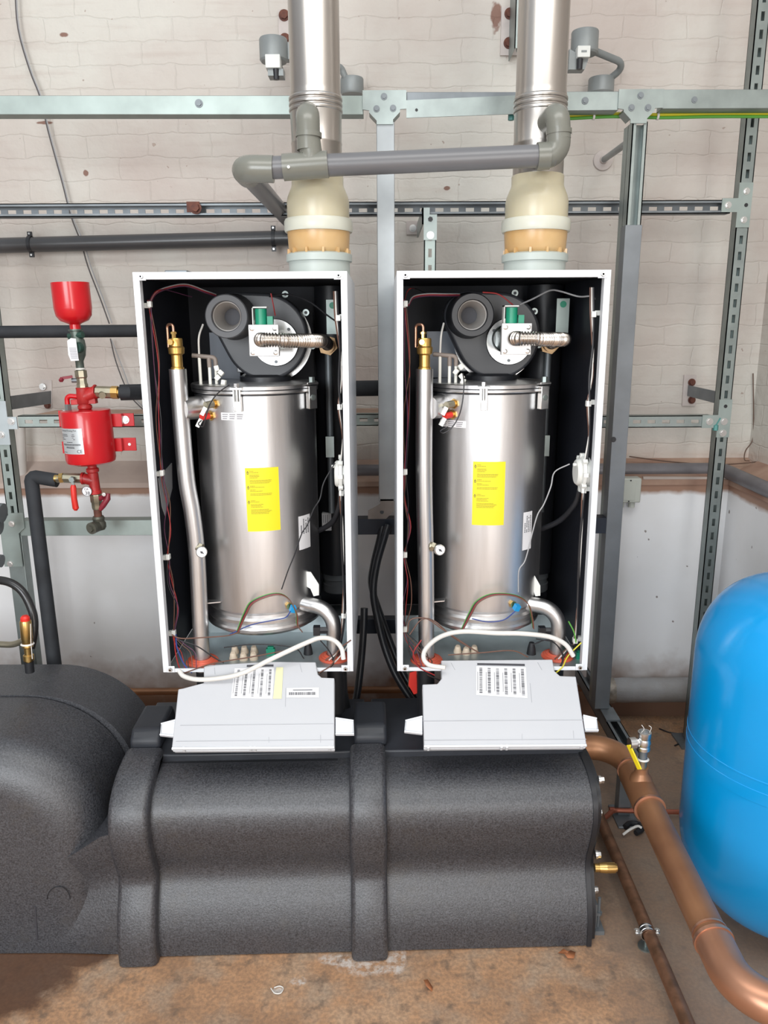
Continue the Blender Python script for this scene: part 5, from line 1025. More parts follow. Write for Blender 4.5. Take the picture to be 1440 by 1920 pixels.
def extr(x0, x1, pr, back=2.12, off=0.0, rnd=0.0, name='front_panel', m_=None, par=T, zoff=0.0):
    b = MB(); xs = [x0, x1] if not rnd else [x0, x0 + rnd*.3, x0 + rnd, x1 - rnd, x1 - rnd*.3, x1]
    offs = [off]*2 if not rnd else [off - rnd, off - rnd*.3, off, off, off - rnd*.3, off - rnd]
    pts2 = []
    n = len(pr); nor = []
    for i in range(n):
        a, c = pr[max(0, i-1)], pr[min(n-1, i+1)]; d = V((c[0]-a[0], c[1]-a[1])).normalized(); nor.append((-d.y, d.x))
    rows = []
    for x, o in zip(xs, offs):
        r_ = [hw(x, pr[i][0] + nor[i][0]*o, max(0.002, pr[i][1] + nor[i][1]*o + (zoff if i > n//2 else 0))) for i in range(n)]
        r_.append(hw(x, back, r_[-1].z)); r_.append(hw(x, back, 0.002)); rows.append([b.bm.verts.new(v) for v in r_])
    for a, c in zip(rows, rows[1:]):
        for i in range(len(a)): j = (i+1) % len(a); b.bm.faces.new((a[i], a[j], c[j], c[i]))
    b.bm.faces.new(rows[0]); b.bm.faces.new(rows[-1][::-1])
    return b.build(name, m_ or epp, par, ang=50)
extr(-.655, -.035, sp_)
extr(-.04, XE - .008, sp_)
def band(x0, x1, label, drop=0.0):
    pr = [(a + .0, c) for a, c in sp_]; o = extr(x0, x1, pr, back=1.80, off=.031, rnd=.014, name='strap_band'); lab(o, label); return o
band(-.672, -.574, 'left raised strap band of the casing')
band(-.088, .004, 'middle raised strap band of the casing')
o = extr(XE - .012, XE, sp_, off=.004, name='edge_trim', m_=plastic_black); lab(o, 'thin dark rim at the right end')
o = extr(XE + .0005, XE + .016, [(a + .018, c) for a, c in sp_], off=-.004, name='end_plate', m_=plastic_black)
lab(o, 'dark end plate with bolts')
# lid strip, upper deck and clips
b = MB()
for x0, x1 in ((-.665, -.05), (-.03, XE)): b.prism([hw(x0, 1.825, .44), hw(x1, 1.825, .44), hw(x1, 2.12, .44), hw(x0, 2.12, .44)], (0, 0, .036))
b.build('lid', mat('lid_plastic', (.028, .031, .039), .45, 0, .3, 12), T, bevel=.004)
b = MB(); b.prism([hw(-.64, 1.815, .452), hw(-.12, 1.812, .452), hw(-.12, 1.822, .452), hw(-.64, 1.822, .452)], (0, 0, .006)); b.build('lid_lip', plastic_black, T)
for x0, x1, lb in ((-.665, -.585, 'left raised clip block'), (-.078, .010, 'middle raised clip block')):
    b = MB(); A_ = [(1.845, .476), (1.845, .505), (1.87, .528), (2.00, .53), (2.03, .476)]
    b.prism([hw(x0, y, z) for y, z in A_], hw(x1, 0, 0) - hw(x0, 0, 0)); b.prism([hw(x0 + .02, 1.80, .44), hw(x0 + .045, 1.80, .44), hw(x0 + .045, 1.86, .44), hw(x0 + .02, 1.86, .44)], (0, 0, .045)); lab(b.build('clip_block', mat('clip_plastic', (.022, .025, .032), .5, 0, .2, 9), T, bevel=.010, seg=3), lb)
b = MB(); q = P(775, 1345, 2.22); b.box(q.x - .05, q.x + .12, 2.17, 2.30, .30, q.z + .02); lab(b.build('rear_block', epp, T, bevel=.03, seg=4), 'rounded foam block behind, under the right boiler')
b = MB(); q = P(640, 1345, 2.2); b.box(q.x - .28, q.x + .0, 2.14, 2.28, .30, q.z - .01); lab(b.build('rear_block', plastic_black, T, bevel=.02, seg=3), 'black block behind, under the left boiler')
for px, py in ((1126, 1462), (1122, 1523), (1120, 1602), (1115, 1668)):
    q = PX(px, py, XE + .018); b = MB(); b.cyl((XE + .012, q.y, q.z), (XE + .018, q.y, q.z), .011, seg=18); b.cyl((XE + .018, q.y, q.z), (XE + .026, q.y, q.z), .0085, seg=6); b.build('end_bolt', bright, T)
b = MB(); q = PX(1122, 1627, XE + .02); b.cyl((XE + .01, q.y, q.z), (XE + .024, q.y, q.z), .011, seg=16); b.cyl((XE + .022, q.y, q.z), (XE + .040, q.y, q.z), .012, .014, seg=20); b.cyl((XE + .040, q.y, q.z), (XE + .062, q.y, q.z), .0135, seg=20); b.cyl((XE + .062, q.y, q.z), (XE + .067, q.y, q.z), .010, seg=16); lab(b.build('drain_valve', brass, T), 'small brass drain valve')
b = MB(); q = PZ(1122, 1730, .03); b.box(XE + .016, XE + .045, q.y - .01, q.y + .03, .0, .012); b.box(XE + .02, XE + .026, q.y, q.y + .02, .012, .085); b.cyl((XE + .032, q.y + .008, .012), (XE + .032, q.y + .008, .10), .004, seg=10); b.cyl((XE + .032, q.y + .008, .05), (XE + .032, q.y + .008, .058), .009, seg=6); b.build('foot_bracket', galv_dark, T)

# ------------------------------------------------------------------ big rounded foam shell at left
T = thing('pump_shell', 'large domed black foam shell at the lower left, beside the wavy casing', 'foam casing', (-1.1, 1.85, 0))
def shell(y0, y1, ri, xr, zt, name, label, rnd=.0, xl=-1.75, m_=epp, rc=.235):
    ys = []; ins = []
    if rnd:
        for k in range(13): a = (PI/2)*k/12; ys.append(y0 + rnd*(1 - math.sin(a))); ins.append(rnd*(1 - math.cos(a)))
        ys = ys[::-1]; ins = ins[::-1]
    ys += [y1]; ins += [0.0]
    if not rnd: ys = [y0, y1]; ins = [0.0, 0.0]
    b = MB(); rows = []
    for y, i_ in zip(ys, ins):
        x_, z_ = xr - i_, zt - i_; rr = max(.03, rc - i_*.55)
        row = [V((xl, y, 0.002)), V((xl, y, z_))]
        cx2, cz2 = x_ - rr*1.15, z_ - rr
        for k in range(17): a = PI/2*(1 - k/16); row.append(V((cx2 + rr*1.15*math.cos(a), y, cz2 + rr*math.sin(a))))
        row.append(V((x_, y, 0.002))); rows.append([b.bm.verts.new(v) for v in row])
    for a, c in zip(rows, rows[1:]):
        for k in range(len(a) - 1): b.bm.faces.new((a[k], a[k+1], c[k+1], c[k]))
    b.bm.faces.new(rows[0]); b.bm.faces.new(rows[-1][::-1])
    return lab(b.build(name, m_, T, ang=50), label)
shell(1.65, 1.935, 0, -.722, .572, 'front_shell', 'front half of the foam shell', rnd=.10)
shell(1.941, 2.14, 0, -.705, .575, 'rear_shell', 'rear half of the foam shell')
shell(1.930, 1.946, 0, -.728, .566, 'seam', 'dark seam between the halves', m_=plastic_black)
b = MB(); pr = [(a*.6 + 1.664*.4, c) for a, c in sp_ if c < .36]; rows = []
for x, o, kz in ((-.92, .0245, .60), (-.84, .0215, .70), (-.76, .016, .85), (-.70, .012, .97), (-.66, .010, 1.0)):
    r_ = [hw(x, a + o, max(.002, c*kz)) for a, c in pr]; r_.append(hw(x, 1.80, r_[-1].z)); r_.append(hw(x, 1.80, .002)); rows.append([b.bm.verts.new(v) for v in r_])
for a, c in zip(rows, rows[1:]):
    for i in range(len(a)): j = (i+1) % len(a); b.bm.faces.new((a[i], a[j], c[j], c[i]))
b.bm.faces.new(rows[0]); b.bm.faces.new(rows[-1][::-1]); lab(b.build('lower_neck', epp, T, ang=50), 'lower neck joining the shell to the casing')
# thumb arc and slit moulded low on the shell
b = MB(); pts = [P(80 + 22*(1 - math.cos(PI*k/10)), 1700 - 24*math.sin(PI*k/10), 1.624) for k in range(11)]; pts = [V((v.x, 1.649, v.z)) for v in pts]; b.tube(pts, .0012, 6); lab(b.build('moulded_arc', plastic_black, T), 'small half-round moulding line')
b = MB(); b.tube([P(66, 1700, 1.649), P(70, 1762, 1.649)], .002, 6); lab(b.build('slit', ink, T), 'short dark slit')

# ------------------------------------------------------------------ safety valve and black hose
q0 = P(56, 1258, 2.02); T = thing('safety_valve', 'brass safety valve with red cap standing on the domed black shell', 'valve', q0)
up = (P(47, 1158, 2.02) - q0).normalized(); hgt = (P(47, 1158, 2.02) - q0).length
def pl_(f): return q0 + up*(hgt*f)
b = MB(); b.cyl(pl_(-.02), pl_(.18), .0125, seg=24); lab(b.build('rubber_base', rubber, T), 'black rubber base')
b = MB(); b.lathe([(0, .16*hgt), (.009, .16*hgt), (.009, .2*hgt), (.0145, .21*hgt), (.0145, .30*hgt), (.010, .32*hgt), (.011, .44*hgt), (.0145, .46*hgt), (.0145, .50*hgt), (.012, .53*hgt), (.014, .56*hgt), (.0145, .60*hgt), (.0155, .62*hgt), (.0155, .93*hgt), (.014, .95*hgt), (0, .95*hgt)], q0, up, 32); b.build('valve_body', brass, T)
b = MB(); b.lathe([(0, .94*hgt), (.0125, .94*hgt), (.0125, 1.0*hgt), (.008, 1.035*hgt), (0, 1.04*hgt)], q0, up, 28); b.build('cap', redplastic, T)
b = MB(); b.lathe([(.0155, .50*hgt), (.0185, .51*hgt), (.0155, .535*hgt)], q0, up, 24, closed=True); b.tube([pl_(.53) + V((.014, -.008, 0)), pl_(.9) + V((.0165, -.006, 0))], .0012, 6); b.tube([pl_(.53) + V((.014, -.008, 0)), pl_(.25) + V((.014, -.008, 0))], .0012, 6); lab(b.build('seal_wire', w_wht, T), 'white seal string')
T = thing('rubber_hose', 'black rubber hose looping in at the left edge behind the brass valve', 'hose', P(40, 1200, 2.08))
b = MB(); b.tube(catmull([P(-60, 1095, 2.12), P(0, 1088, 2.1), P(38, 1105, 2.09), P(60, 1145, 2.08), P(64, 1180, 2.07), P(58, 1215, 2.06)]), .012, 18); b.build('hose', mat('shiny_rubber', (.02, .02, .021), .25), T)
b = MB(); b.tube(catmull([P(-60, 1204, 2.08), P(0, 1208, 2.06), P(25, 1208, 2.05), P(46, 1200, 2.035)]), .009, 14); b.build('lower_hose', brassdull, T)
b = MB(); b.cyl(P(-14, 960, 2.3), P(6, 962, 2.3), .03, seg=24); b.cyl(P(-30, 985, 2.3), P(0, 987, 2.3), .026, seg=24); b.cyl(P(-14, 1050, 2.3), P(4, 1052, 2.3), .02, seg=24)
tag(b.build('pump_fitting', galv_dark), 'partly visible dark pipe fitting at the left edge below the slotted upright', 'pipe fitting')
tag(MB().tube(fillet([P(-10, 1008, 2.28), P(-10, 1075, 2.28)], .01), .011, 14).build('side_hose', rubber), 'short black hose at the very left edge below the dark fitting', 'hose')

# ------------------------------------------------------------------ black hoses between and under the boilers
hose = mat('hose_matt_black', (.014, .015, .019), .4, 0, .2, 10)
o = pipe('cable_hose', catmull([P(728, 985, 2.42), P(720, 1010, 2.40), P(706, 1060, 2.38), P(700, 1110, 2.36), P(708, 1160, 2.33), P(722, 1215, 2.30), P(742, 1265, 2.27), P(770, 1310, 2.23), P(800, 1350, 2.2)], 6), .012, hose, 'black hose curving down the gap, outer one of the pair', 'hose')
o = pipe('cable_hose', catmull([P(718, 985, 2.46), P(712, 1010, 2.44), P(700, 1060, 2.42), P(697, 1100, 2.40), P(716, 1160, 2.37), P(736, 1215, 2.34), P(756, 1262, 2.31), P(786, 1310, 2.27), P(812, 1345, 2.24)], 6), .011, hose, 'black hose curving down the gap, inner one of the pair', 'hose')
o = pipe('cable_hose', catmull([P(683, 1140, 2.34), P(681, 1190, 2.32), P(676, 1250, 2.30), P(668, 1310, 2.26), P(655, 1350, 2.22)], 6), .012, hose, 'short black hose dropping beside the lower right of the left boiler', 'hose')
o = pipe('waste_trap_hose', catmull([P(640, 1262, 2.05), P(642, 1300, 2.05), P(650, 1340, 2.06), P(648, 1365, 2.08)], 6), .016, rubber, 'thick black trap hose under the lower right corner of the left boiler', 'hose')
T = thing('isolating_valve', 'valve with red lever under the lower left corner of the right boiler', 'valve', P(772, 1300, 2.0))
b = MB(); b.prism([P(768, 1262, 1.98), P(781, 1258, 1.98), P(782, 1300, 1.98), P(776, 1302, 1.98), P(766, 1285, 1.98)], (0, .004, 0)); b.build('lever', redplastic, T)
b = MB(); q = P(775, 1268, 2.0); b.cyl(q, q + V((0, .05, 0)), .012, seg=16); b.cyl(q + V((0, .04, .01)), q + V((0, .04, -.05)), .014, seg=16); b.build('body', brassdull, T)

# ------------------------------------------------------------------ red dosing pot assembly
YD = 2.34
top, bot = P(131, 530, YD), P(187, 992, YD); AX = (top - bot).normalized(); LEN = (top - bot).length
T = thing('dosing_pot', 'red chemical dosing pot with funnel and valves, left of the boilers', 'dosing pot', bot)
def ax(py, px=None): # point on axis at picture height
    f = (py - 530)/(992 - 530); return top.lerp(bot, f)
def h_(py): return (ax(py) - bot).dot(AX)
b = MB(); b.lathe([(.0510, h_(530)), (.0535, h_(530)), (.0535, h_(575)), (.050, h_(588)), (.040, h_(597)), (.020, h_(602)), (.0155, h_(604)), (.0155, h_(616)), (.012, h_(616)), (.013, h_(604)), (.035, h_(594)), (.047, h_(584)), (.051, h_(570))], bot, AX, 56, closed=True)
b.build('funnel', redp, T)
b = MB(); b.lathe([(0, h_(690)), (.012, h_(690)), (.012, h_(670)), (.020, h_(660)), (.024, h_(645)), (.022, h_(632)), (.016, h_(626)), (.017, h_(616)), (.021, h_(615)), (.021, h_(612)), (0, h_(612))], bot, AX, 28); CV = b.build('valve_body', mat('old_valve', (.13, .16, .14), .4, .6, .3, 30, .2, 60), T)
b = MB(); q = ax(645) + V((.012, -.018, 0)); b.cyl(q, q + V((-.004, -.016, 0)), .016, seg=20); b.cyl(ax(625) + V((-.022, 0, 0)), ax(622) + V((.024, -.01, 0)), .010, seg=8); lab(b.build('valve_lever', mat('dark_green_lever', (.02, .06, .045), .45), CV), 'dark green lever')
b = MB(); c = P(137, 655, YD - .045); b.prism([P(126, 639, YD - .045), P(133, 634, YD - .045), P(142, 635, YD - .045), P(147, 672, YD - .045), P(148, 676, YD - .045), P(133, 677, YD - .045), P(128, 665, YD - .045)], (0, .0008, 0)); tg = b.build('paper_tag', paper, T)
b = MB()
for i in range(9): a = P(129.5 + i*.45, 653 + i*2.4, YD - .0462); b.box(a.x, a.x + .021, YD - .0462, YD - .0458, a.z, a.z + .0013)
b.build('printing', inkgrey, tg)
for py in (684, 666+17): pass
b = MB(); b.lathe([(0, h_(719)), (.0175, h_(719)), (.0175, h_(712)), (.0155, h_(710)), (.0155, h_(701)), (.0185, h_(699)), (.0185, h_(687)), (.013, h_(686)), (0, h_(686))], bot, AX, 8); V1 = b.build('ball_valve', brassdull, T)
b = MB(); q = ax(705); b.cyl(q, q + V((-.028, -.004, 0)), .007, seg=12); b.build('spindle', galv_dark, V1)
b = MB(); a = P(136, 706, YD - .01); c = P(117, 709, YD - .02); b.bar(a, c, .012, .008); b.bar(c, c + V((-.002, -.01, -.008)), .010, .008); b.build('lever', mat('maroon_lever', (.22, .015, .03), .4), V1)
for py, nm in ((684, 'upper'),): b = MB(); b.lathe([(.013, h_(py) - .002), (.0145, h_(py) - .002), (.0145, h_(py) + .003), (.013, h_(py) + .003)], bot, AX, 20, closed=True); lab(b.build('thread_tape', w_wht, T), 'white thread tape')
b = MB(); b.lathe([(0, h_(773)), (.0165, h_(773)), (.0165, h_(760)), (.021, h_(757)), (.021, h_(752)), (.017, h_(750)), (.021, h_(746)), (.0195, h_(722)), (.0205, h_(718)), (0, h_(718))], bot, AX, 28)
qt = ax(736); b.cyl(qt, P(180, 735, YD), .0195, seg=28); b.cyl(P(177, 735, YD), P(180, 735, YD), .0225, seg=28); q = ax(744); b.obox(q, (.075, .022, .016), Matrix.Rotation(-.05, 3, 'Y'))
TE = b.build('cast_tee', redcast, T, bevel=.001)
e0 = P(124, 747, YD); b = MB(); b.tube(fillet([P(150, 744, YD), P(125, 742, YD), P(127, 762, YD)], .012), .0075, 16); b.build('air_bleed', redp, T)
b = MB(); b.cyl(P(127, 758, YD), P(129, 775, YD), .010, seg=6); b.bar(P(128, 772, YD), P(118, 769, YD), .004, .004); b.build('bleed_nipple', galv, T)
b = MB(); b.cyl(P(181, 735, YD), P(212, 736, YD), .018, seg=8); b.cyl(P(190, 737, YD), P(197, 738, YD) + V((0, -.024, -.004)), .010, seg=14); b.build('ball_valve', brassdull, T)
b = MB(); b.cyl(P(210, 736, YD), P(222, 736, YD), .0195, seg=8); b.cyl(P(222, 736, YD), P(228, 736, YD), .012, seg=20); b.build('union_nut', brass, T)
b = MB(); b.tube([P(225, 736, YD), P(232, 736, YD), P(240, 736, YD), P(280, 737, YD + .1)], [.018, .0205, .0205, .0205], 22); lab(b.build('lagging_end', foampipe, T), 'black foam lagging on the outlet')
# tank body
r0 = .0735
b = MB(); cb = ax(811) + V((.000, 0, 0)); hz = (ax(768) - ax(868)).length/2 + .001
b.lathe([(0, -hz), (r0 - .014, -hz), (r0 - .003, -hz + .006), (r0, -hz + .016), (r0, hz - .004), (r0 - .002, hz), (r0 - .006, hz + .001), (0, hz + .002)], cb, AX, 72); TB = b.build('tank_body', redp, T)
ux = V((0, 1, 0)).cross(AX).normalized(); 
if ux.x < 0: ux = -ux
uy = AX.cross(ux)
if uy.y < 0: uy = -uy
def tm(a, z, off=0.0): return cb + (ux*math.sin(a) - uy*math.cos(a))*(r0 + off) + AX*z
aL, aR, zt_, zb_ = -1.0, .14, hz*.42, -hz*.52
f = lambda u, v, o_=.0006: tm(aL + (aR-aL)*u, zt_ + (zb_ - zt_)*v, o_)
b = MB(); b.grid(lambda u, v: f(u, v), 14, 3); NP = b.build('data_plate', platemat, TB)
b = MB(); Wp = (aR-aL)*r0; Hp = zt_ - zb_
tf = lambda x, y: f(x/Wp, y/-Hp, .0012)
textmesh(b, 'Chemical Dosing Pot', .0072, lambda x, y: tf(x + Wp*.07, y - Hp*.11))
rg = random.Random(5)
for v, spans in ((.22, ((.06, .42), (.62, .72))), (.28, ((.06, .45), (.6, .74))), (.345, ((.06, .2), (.62, .7))), (.41, ((.06, .3), (.66, .74))), (.52, ((.35, .62),)), (.60, ((.10, .92),)), (.635, ((.10, .92),)), (.71, ((.28, .68),)), (.745, ((.28, .68),)), (.92, ((.06, .3),))):
    for u0, u1 in spans:
        u = u0
        while u < u1: l2 = min(u1, u + rg.uniform(.03, .07)); b.grid(lambda a, c: f(a, c, .0012), 2, 1, u, l2 - .01, v, v + .022); u = l2
textmesh(b, 'CE', .0145, lambda x, y: tf(x + Wp*.74, y - Hp*.955))
b.build('printing', ink, NP)
for sy, py, has in ((1, 787, True), (0, 833, False)):
    a = P(215, py - 12, YD + .035); c = P(252 if py < 800 else 256, py + 12, YD + .035); b = MB(); b.box(a.x - .02, c.x, YD + .035, YD + .040, c.z, a.z); b.box(a.x - .03, a.x + .025, YD + .02, YD + .0345, c.z, a.z); bk = b.build('fixing_bracket', redp, T, bevel=.0012); lab(bk, 'upper right fixing lug' if has else 'lower right fixing lug')
    q = P(235 if has else 243, py, YD + .035); b = MB(); (b.bolt(q, (0, -1, 0), .0085, .007) if has else b.cyl(q, q - V((0, .002, 0)), .0045, seg=14)); b.build('bolt' if has else 'bolt_hole', bright if has else paper, bk)
b = MB(); a = P(112, 800, YD + .035); c = P(126, 770, YD + .035); b.box(a.x, c.x, YD + .035, YD + .04, a.z, c.z); a = P(118, 850, YD + .035); c = P(130, 828, YD + .035); b.box(a.x, c.x, YD + .035, YD + .04, a.z, c.z); lab(b.build('fixing_bracket', redp, T), 'left fixing lugs')
# below
b = MB(); b.lathe([(0, h_(921)), (.019, h_(921)), (.019, h_(916)), (.0165, h_(914)), (.0155, h_(880)), (.019, h_(878)), (.019, h_(872)), (.014, h_(870)), (.014, h_(864)), (0, h_(864))], bot, AX, 28); q = ax(896); b.cyl(q, P(157, 897, YD), .0165, seg=24); b.cyl(P(158, 897, YD), P(154, 897, YD), .019, seg=24); b.build('cast_tee', redcast, T)
b = MB(); b.cyl(P(154, 897, YD), P(120, 896, YD), .0155, seg=8); b.cyl(P(120, 896, YD), P(106, 898, YD), .0125, seg=8); b.build('ball_valve', brassdull, T); b = MB(); b.cyl(P(120, 896, YD), P(113, 897, YD), .0165, seg=6); b.cyl(P(113, 897, YD), P(103, 897, YD), .0115, seg=16); b.build('union_nut', brass, T)
q = P(137, 898, YD - .02); b = MB(); b.cyl(q, q - V((0, .014, 0)), .009, seg=6); b.bar(q + V((0, -.010, 0)), P(139, 915, YD - .03), .008, .003, up=(0, 1, 0)); b.build('lever_stem', galv, T)
b = MB(); b.tube([P(137.5, 909, YD - .03), P(137.5, 914, YD - .03), P(139, 935, YD - .03), P(142, 953, YD - .03), P(142, 957, YD - .03)], [.006, .0088, .0088, .0095, .005], 16); lab(b.build('lever', redplastic, T), 'red lever hanging down')
b = MB(); tq = P(163, 921, YD - .022); b.cyl(tq, tq - V((0, .0012, 0)), .0155, seg=36); dk = b.build('tag_disc', paper, T); b = MB(); b.lathe([(.0142, .0013), (.0155, .0013), (.0155, .0018), (.0142, .0018)], tq, (0, -1, 0), 36, closed=True)
textmesh(b, '38', .0155, lambda x, y: tq + V((x - .006, -.0019, y - .011))); textmesh(b, 'CA', .0095, lambda x, y: tq + V((x - .0075, -.0019, y + .0035))); b.build('printing', ink, dk)
b = MB(); b.lathe([(0, h_(952)), (.0145, h_(952)), (.0165, h_(948)), (.0165, h_(938)), (.0185, h_(936)), (.0185, h_(926)), (.019, h_(924)), (.016, h_(921)), (0, h_(921))], bot, AX, 8); V2 = b.build('ball_valve', brassdull, T)
b = MB(); q = P(192, 932, YD - .012); b.cyl(P(184, 936, YD), q + V((.004, 0, 0)), .008, seg=12); b.tube([P(203, 925, YD - .01), P(202, 935, YD - .012), P(193, 948, YD - .012), P(188, 956, YD - .012)], [.006, .009, .009, .006], 12); lab(b.build('lever', mat('maroon_lever_b', (.24, .02, .035), .4), V2), 'maroon lever'); b = MB(); q = P(195, 927, YD - .022); b.bolt(q, (0, -1, 0), .004, .004); b.build('lever_nut', bright, V2)
b = MB(); b.cyl(ax(952), ax(972), .012, seg=20); b.build('nipple', rust, T)
b = MB(); b.lathe([(0, h_(994)), (.016, h_(993)), (.021, h_(988)), (.021, h_(980)), (.017, h_(976)), (.019, h_(970)), (.016, h_(966)), (0, h_(966))], bot, AX, 24); q = ax(984); n = V((-.35, -1, -.05)).normalized(); b.cyl(q, q + n*.030, .018, seg=24); EB = b.build('drain_elbow', mat('green_bronze', (.13, .13, .105), .45, .7, .2, 40), T)
b = MB(); b.cyl(q + n*.030, q + n*.038, .0185, seg=28); b.cyl(q + n*.038, q + n*.046, .0105, seg=6); b.build('plug', mat('bronze_plug', (.17, .17, .14), .4, .7, .1, 30), EB)

# ------------------------------------------------------------------ copper pipework on the right
T = thing('copper_main', 'thick brown copper pipe running from the header casing towards the viewer', 'pipe', (.655, 1.5, .36))
r_ = .0335; ZC = .395
st = hw(XE - .01, 1.93, 0); pA = V((XE - .03, 1.93, .415)); kx = .655
p1 = V((kx, 1.93, .412)); 
e1 = hit(1388, 1868, (0, 0, .375), (0, 0, 1)); p2 = V((e1.x, e1.y, .375)); e2 = p2 + V((.34, -.10, -.02))
b = MB(); b.tube(fillet([pA, p1, p2, e2], .085, 14), r_, 36); CP = b.build('pipe', copper, T)
def ringat(t_, w_=.006, r2=.0365, m_=copper_hi, nm='solder_ring'):
    c = p1.lerp(p2, t_); d = (p2 - p1).normalized(); b = MB(); b.lathe([(r_ - .001, -w_), (r2, -w_*.8), (r2, w_*.8), (r_ - .001, w_)], c, d, 40, closed=True); return b.build(nm, m_, T)
for t_ in (.13, .155): ringat(t_, .0035, .0365)
b = MB(); ca, cb2 = p1.lerp(p2, .155), p1.lerp(p2, .33); b.cyl(ca, cb2, .0372, seg=40); tc = p1.lerp(p2, .235); b.lathe([(.034, .0), (.026, .034), (.0185, .044), (.0165, .050), (.0165, .062), (.0, .062)], tc, (0, 0, 1), 28); b.build('tee', copper, T)
ringat(.335, .004, .0388)
b = MB(); ps = fillet([p2.lerp(p1, .155), p2, p2.lerp(e2, .6)], .085, 14); b.tube(ps, .0368, 36); b.build('elbow', mat('copper_elbow', (.46, .23, .14), .36, .65, .2, 8), T); d = (p2-p1).normalized(); ringat(1 - .155, .005, .0392); ringat(1 - .18, .003, .0355)
b = MB(); b.cyl(pA + V((.01, 0, 0)), pA + V((.055, 0, 0)), .0365, seg=36); b.build('collar', copper, T)
# drain cock on the tee
VZ = tc + V((0, 0, .062)); T2 = thing('ball_valve', 'nickel ball valve with yellow lever standing on the thick copper pipe', 'valve', VZ)
b = MB(); b.lathe([(0, 0), (.0115, 0), (.0115, .018), (.014, .018), (.014, .022), (0, .022)], VZ, seg=24); b.build('tail', brassdull, T2)
b = MB(); b.cyl(VZ + V((0, 0, .022)), VZ + V((0, 0, .052)), .0105, seg=20); b.build('nipple', galv_dark, T2)
b = MB(); b.lathe([(0, .05), (.0165, .05), (.0165, .058), (.0145, .060), (.0175, .070), (.0145, .080), (.0165, .083), (.0165, .098), (.013, .0985), (.013, .085), (0, .085)], VZ, seg=28); b.cyl(VZ + V((0, 0, .070)), VZ + V((-.032, -.004, .070)), .010, seg=6); b.cyl(VZ + V((-.022, -.003, .070)), VZ + V((-.038, -.005, .070)), .014, seg=14); BV = b.build('valve_body', bright, T2)
b = MB(); a = VZ + V((-.040, -.006, .066)); c = VZ + V((-.016, -.03, .012)); b.bar(a, c, .014, .004, up=(-1, -.4, .2)); b.build('lever', yhandle, T2, bevel=.001)
b = MB(); b.lathe([(.012, .052), (.0165, .053), (.012, .056)], VZ - V((0, 0, .03)), (0, 0, 1), 20, closed=True); b.tube(catmull([VZ + V((-.010, -.006, .10)), VZ + V((-.006, -.01, .112)), VZ + V((-.012, -.008, .122))]), .0008, 6); b.tube(catmull([VZ + V((.010, -.006, .10)), VZ + V((.012, -.01, .115)), VZ + V((.006, -.008, .12))]), .0008, 6); lab(b.build('thread_hemp', w_wht, T2), 'frayed pale thread tape')
# small copper on the floor with clip
T = thing('floor_copper_pipe', 'thinner dull copper pipe low over the floor, left of the thick one', 'pipe', (.64, 1.4, .1))
a, c = hit(1140, 1570, (0, 0, .045), (0, 0, 1)), hit(1300, 1945, (0, 0, .045), (0, 0, 1)); d = (a - c).normalized()
b = MB(); b.cyl(a + d*.25, c - d*.1, .0168, seg=24); b.build('pipe', mat('copper_mottled', (.34, .17, .10), .45, .6, .4, 30, .1, 60, col2=(.18, .095, .055)), T)
qc = hit(1213, 1748, (0, 0, .045), (0, 0, 1)); b = MB(); b.lathe([(.0169, -.011), (.0185, -.011), (.0185, .011), (.0169, .011)], qc, d, 32, closed=True); b.lathe([(.0175, -.008), (.0195, -.006), (.0175, -.004)], qc, d, 32, closed=True); b.lathe([(.0175, .004), (.0195, .006), (.0175, .008)], qc, d, 32, closed=True)
for s in (-1, 1): b.obox(qc + V((s*.024, 0, 0)), (.014, .018, .006)); b.cyl(qc + V((s*.026, 0, -.008)), qc + V((s*.026, 0, .010)), .0035, seg=10); b.cyl(qc + V((s*.026, 0, .003)), qc + V((s*.026, 0, .008)), .0065, seg=6)
b.build('pipe_clip', bright, T); b = MB(); b.cyl(qc - V((0, 0, .018)), V((qc.x, qc.y, .002)), .005, seg=12); b.cyl(V((qc.x, qc.y, .0)), V((qc.x, qc.y, .004)), .02, seg=20); b.build('clip_stud', galv, T)
b = MB(); pts = [PZ(1135, 1527, .03), PZ(1150, 1519, .03), PZ(1210, 1521, .03), PZ(1300, 1523, .03)]; b.tube(fillet([PZ(1122, 1545, .03)] + pts[1:], .03), .008, 14); b.cyl(PZ(1143, 1519, .03), PZ(1152, 1519, .03), .010, seg=14)
tag(b.build('small_copper_pipe', mat('copper_reddish', (.40, .13, .08), .4, .7, .2, 20)), 'slim reddish copper pipe lying on the floor, passing under the thick one', 'pipe')
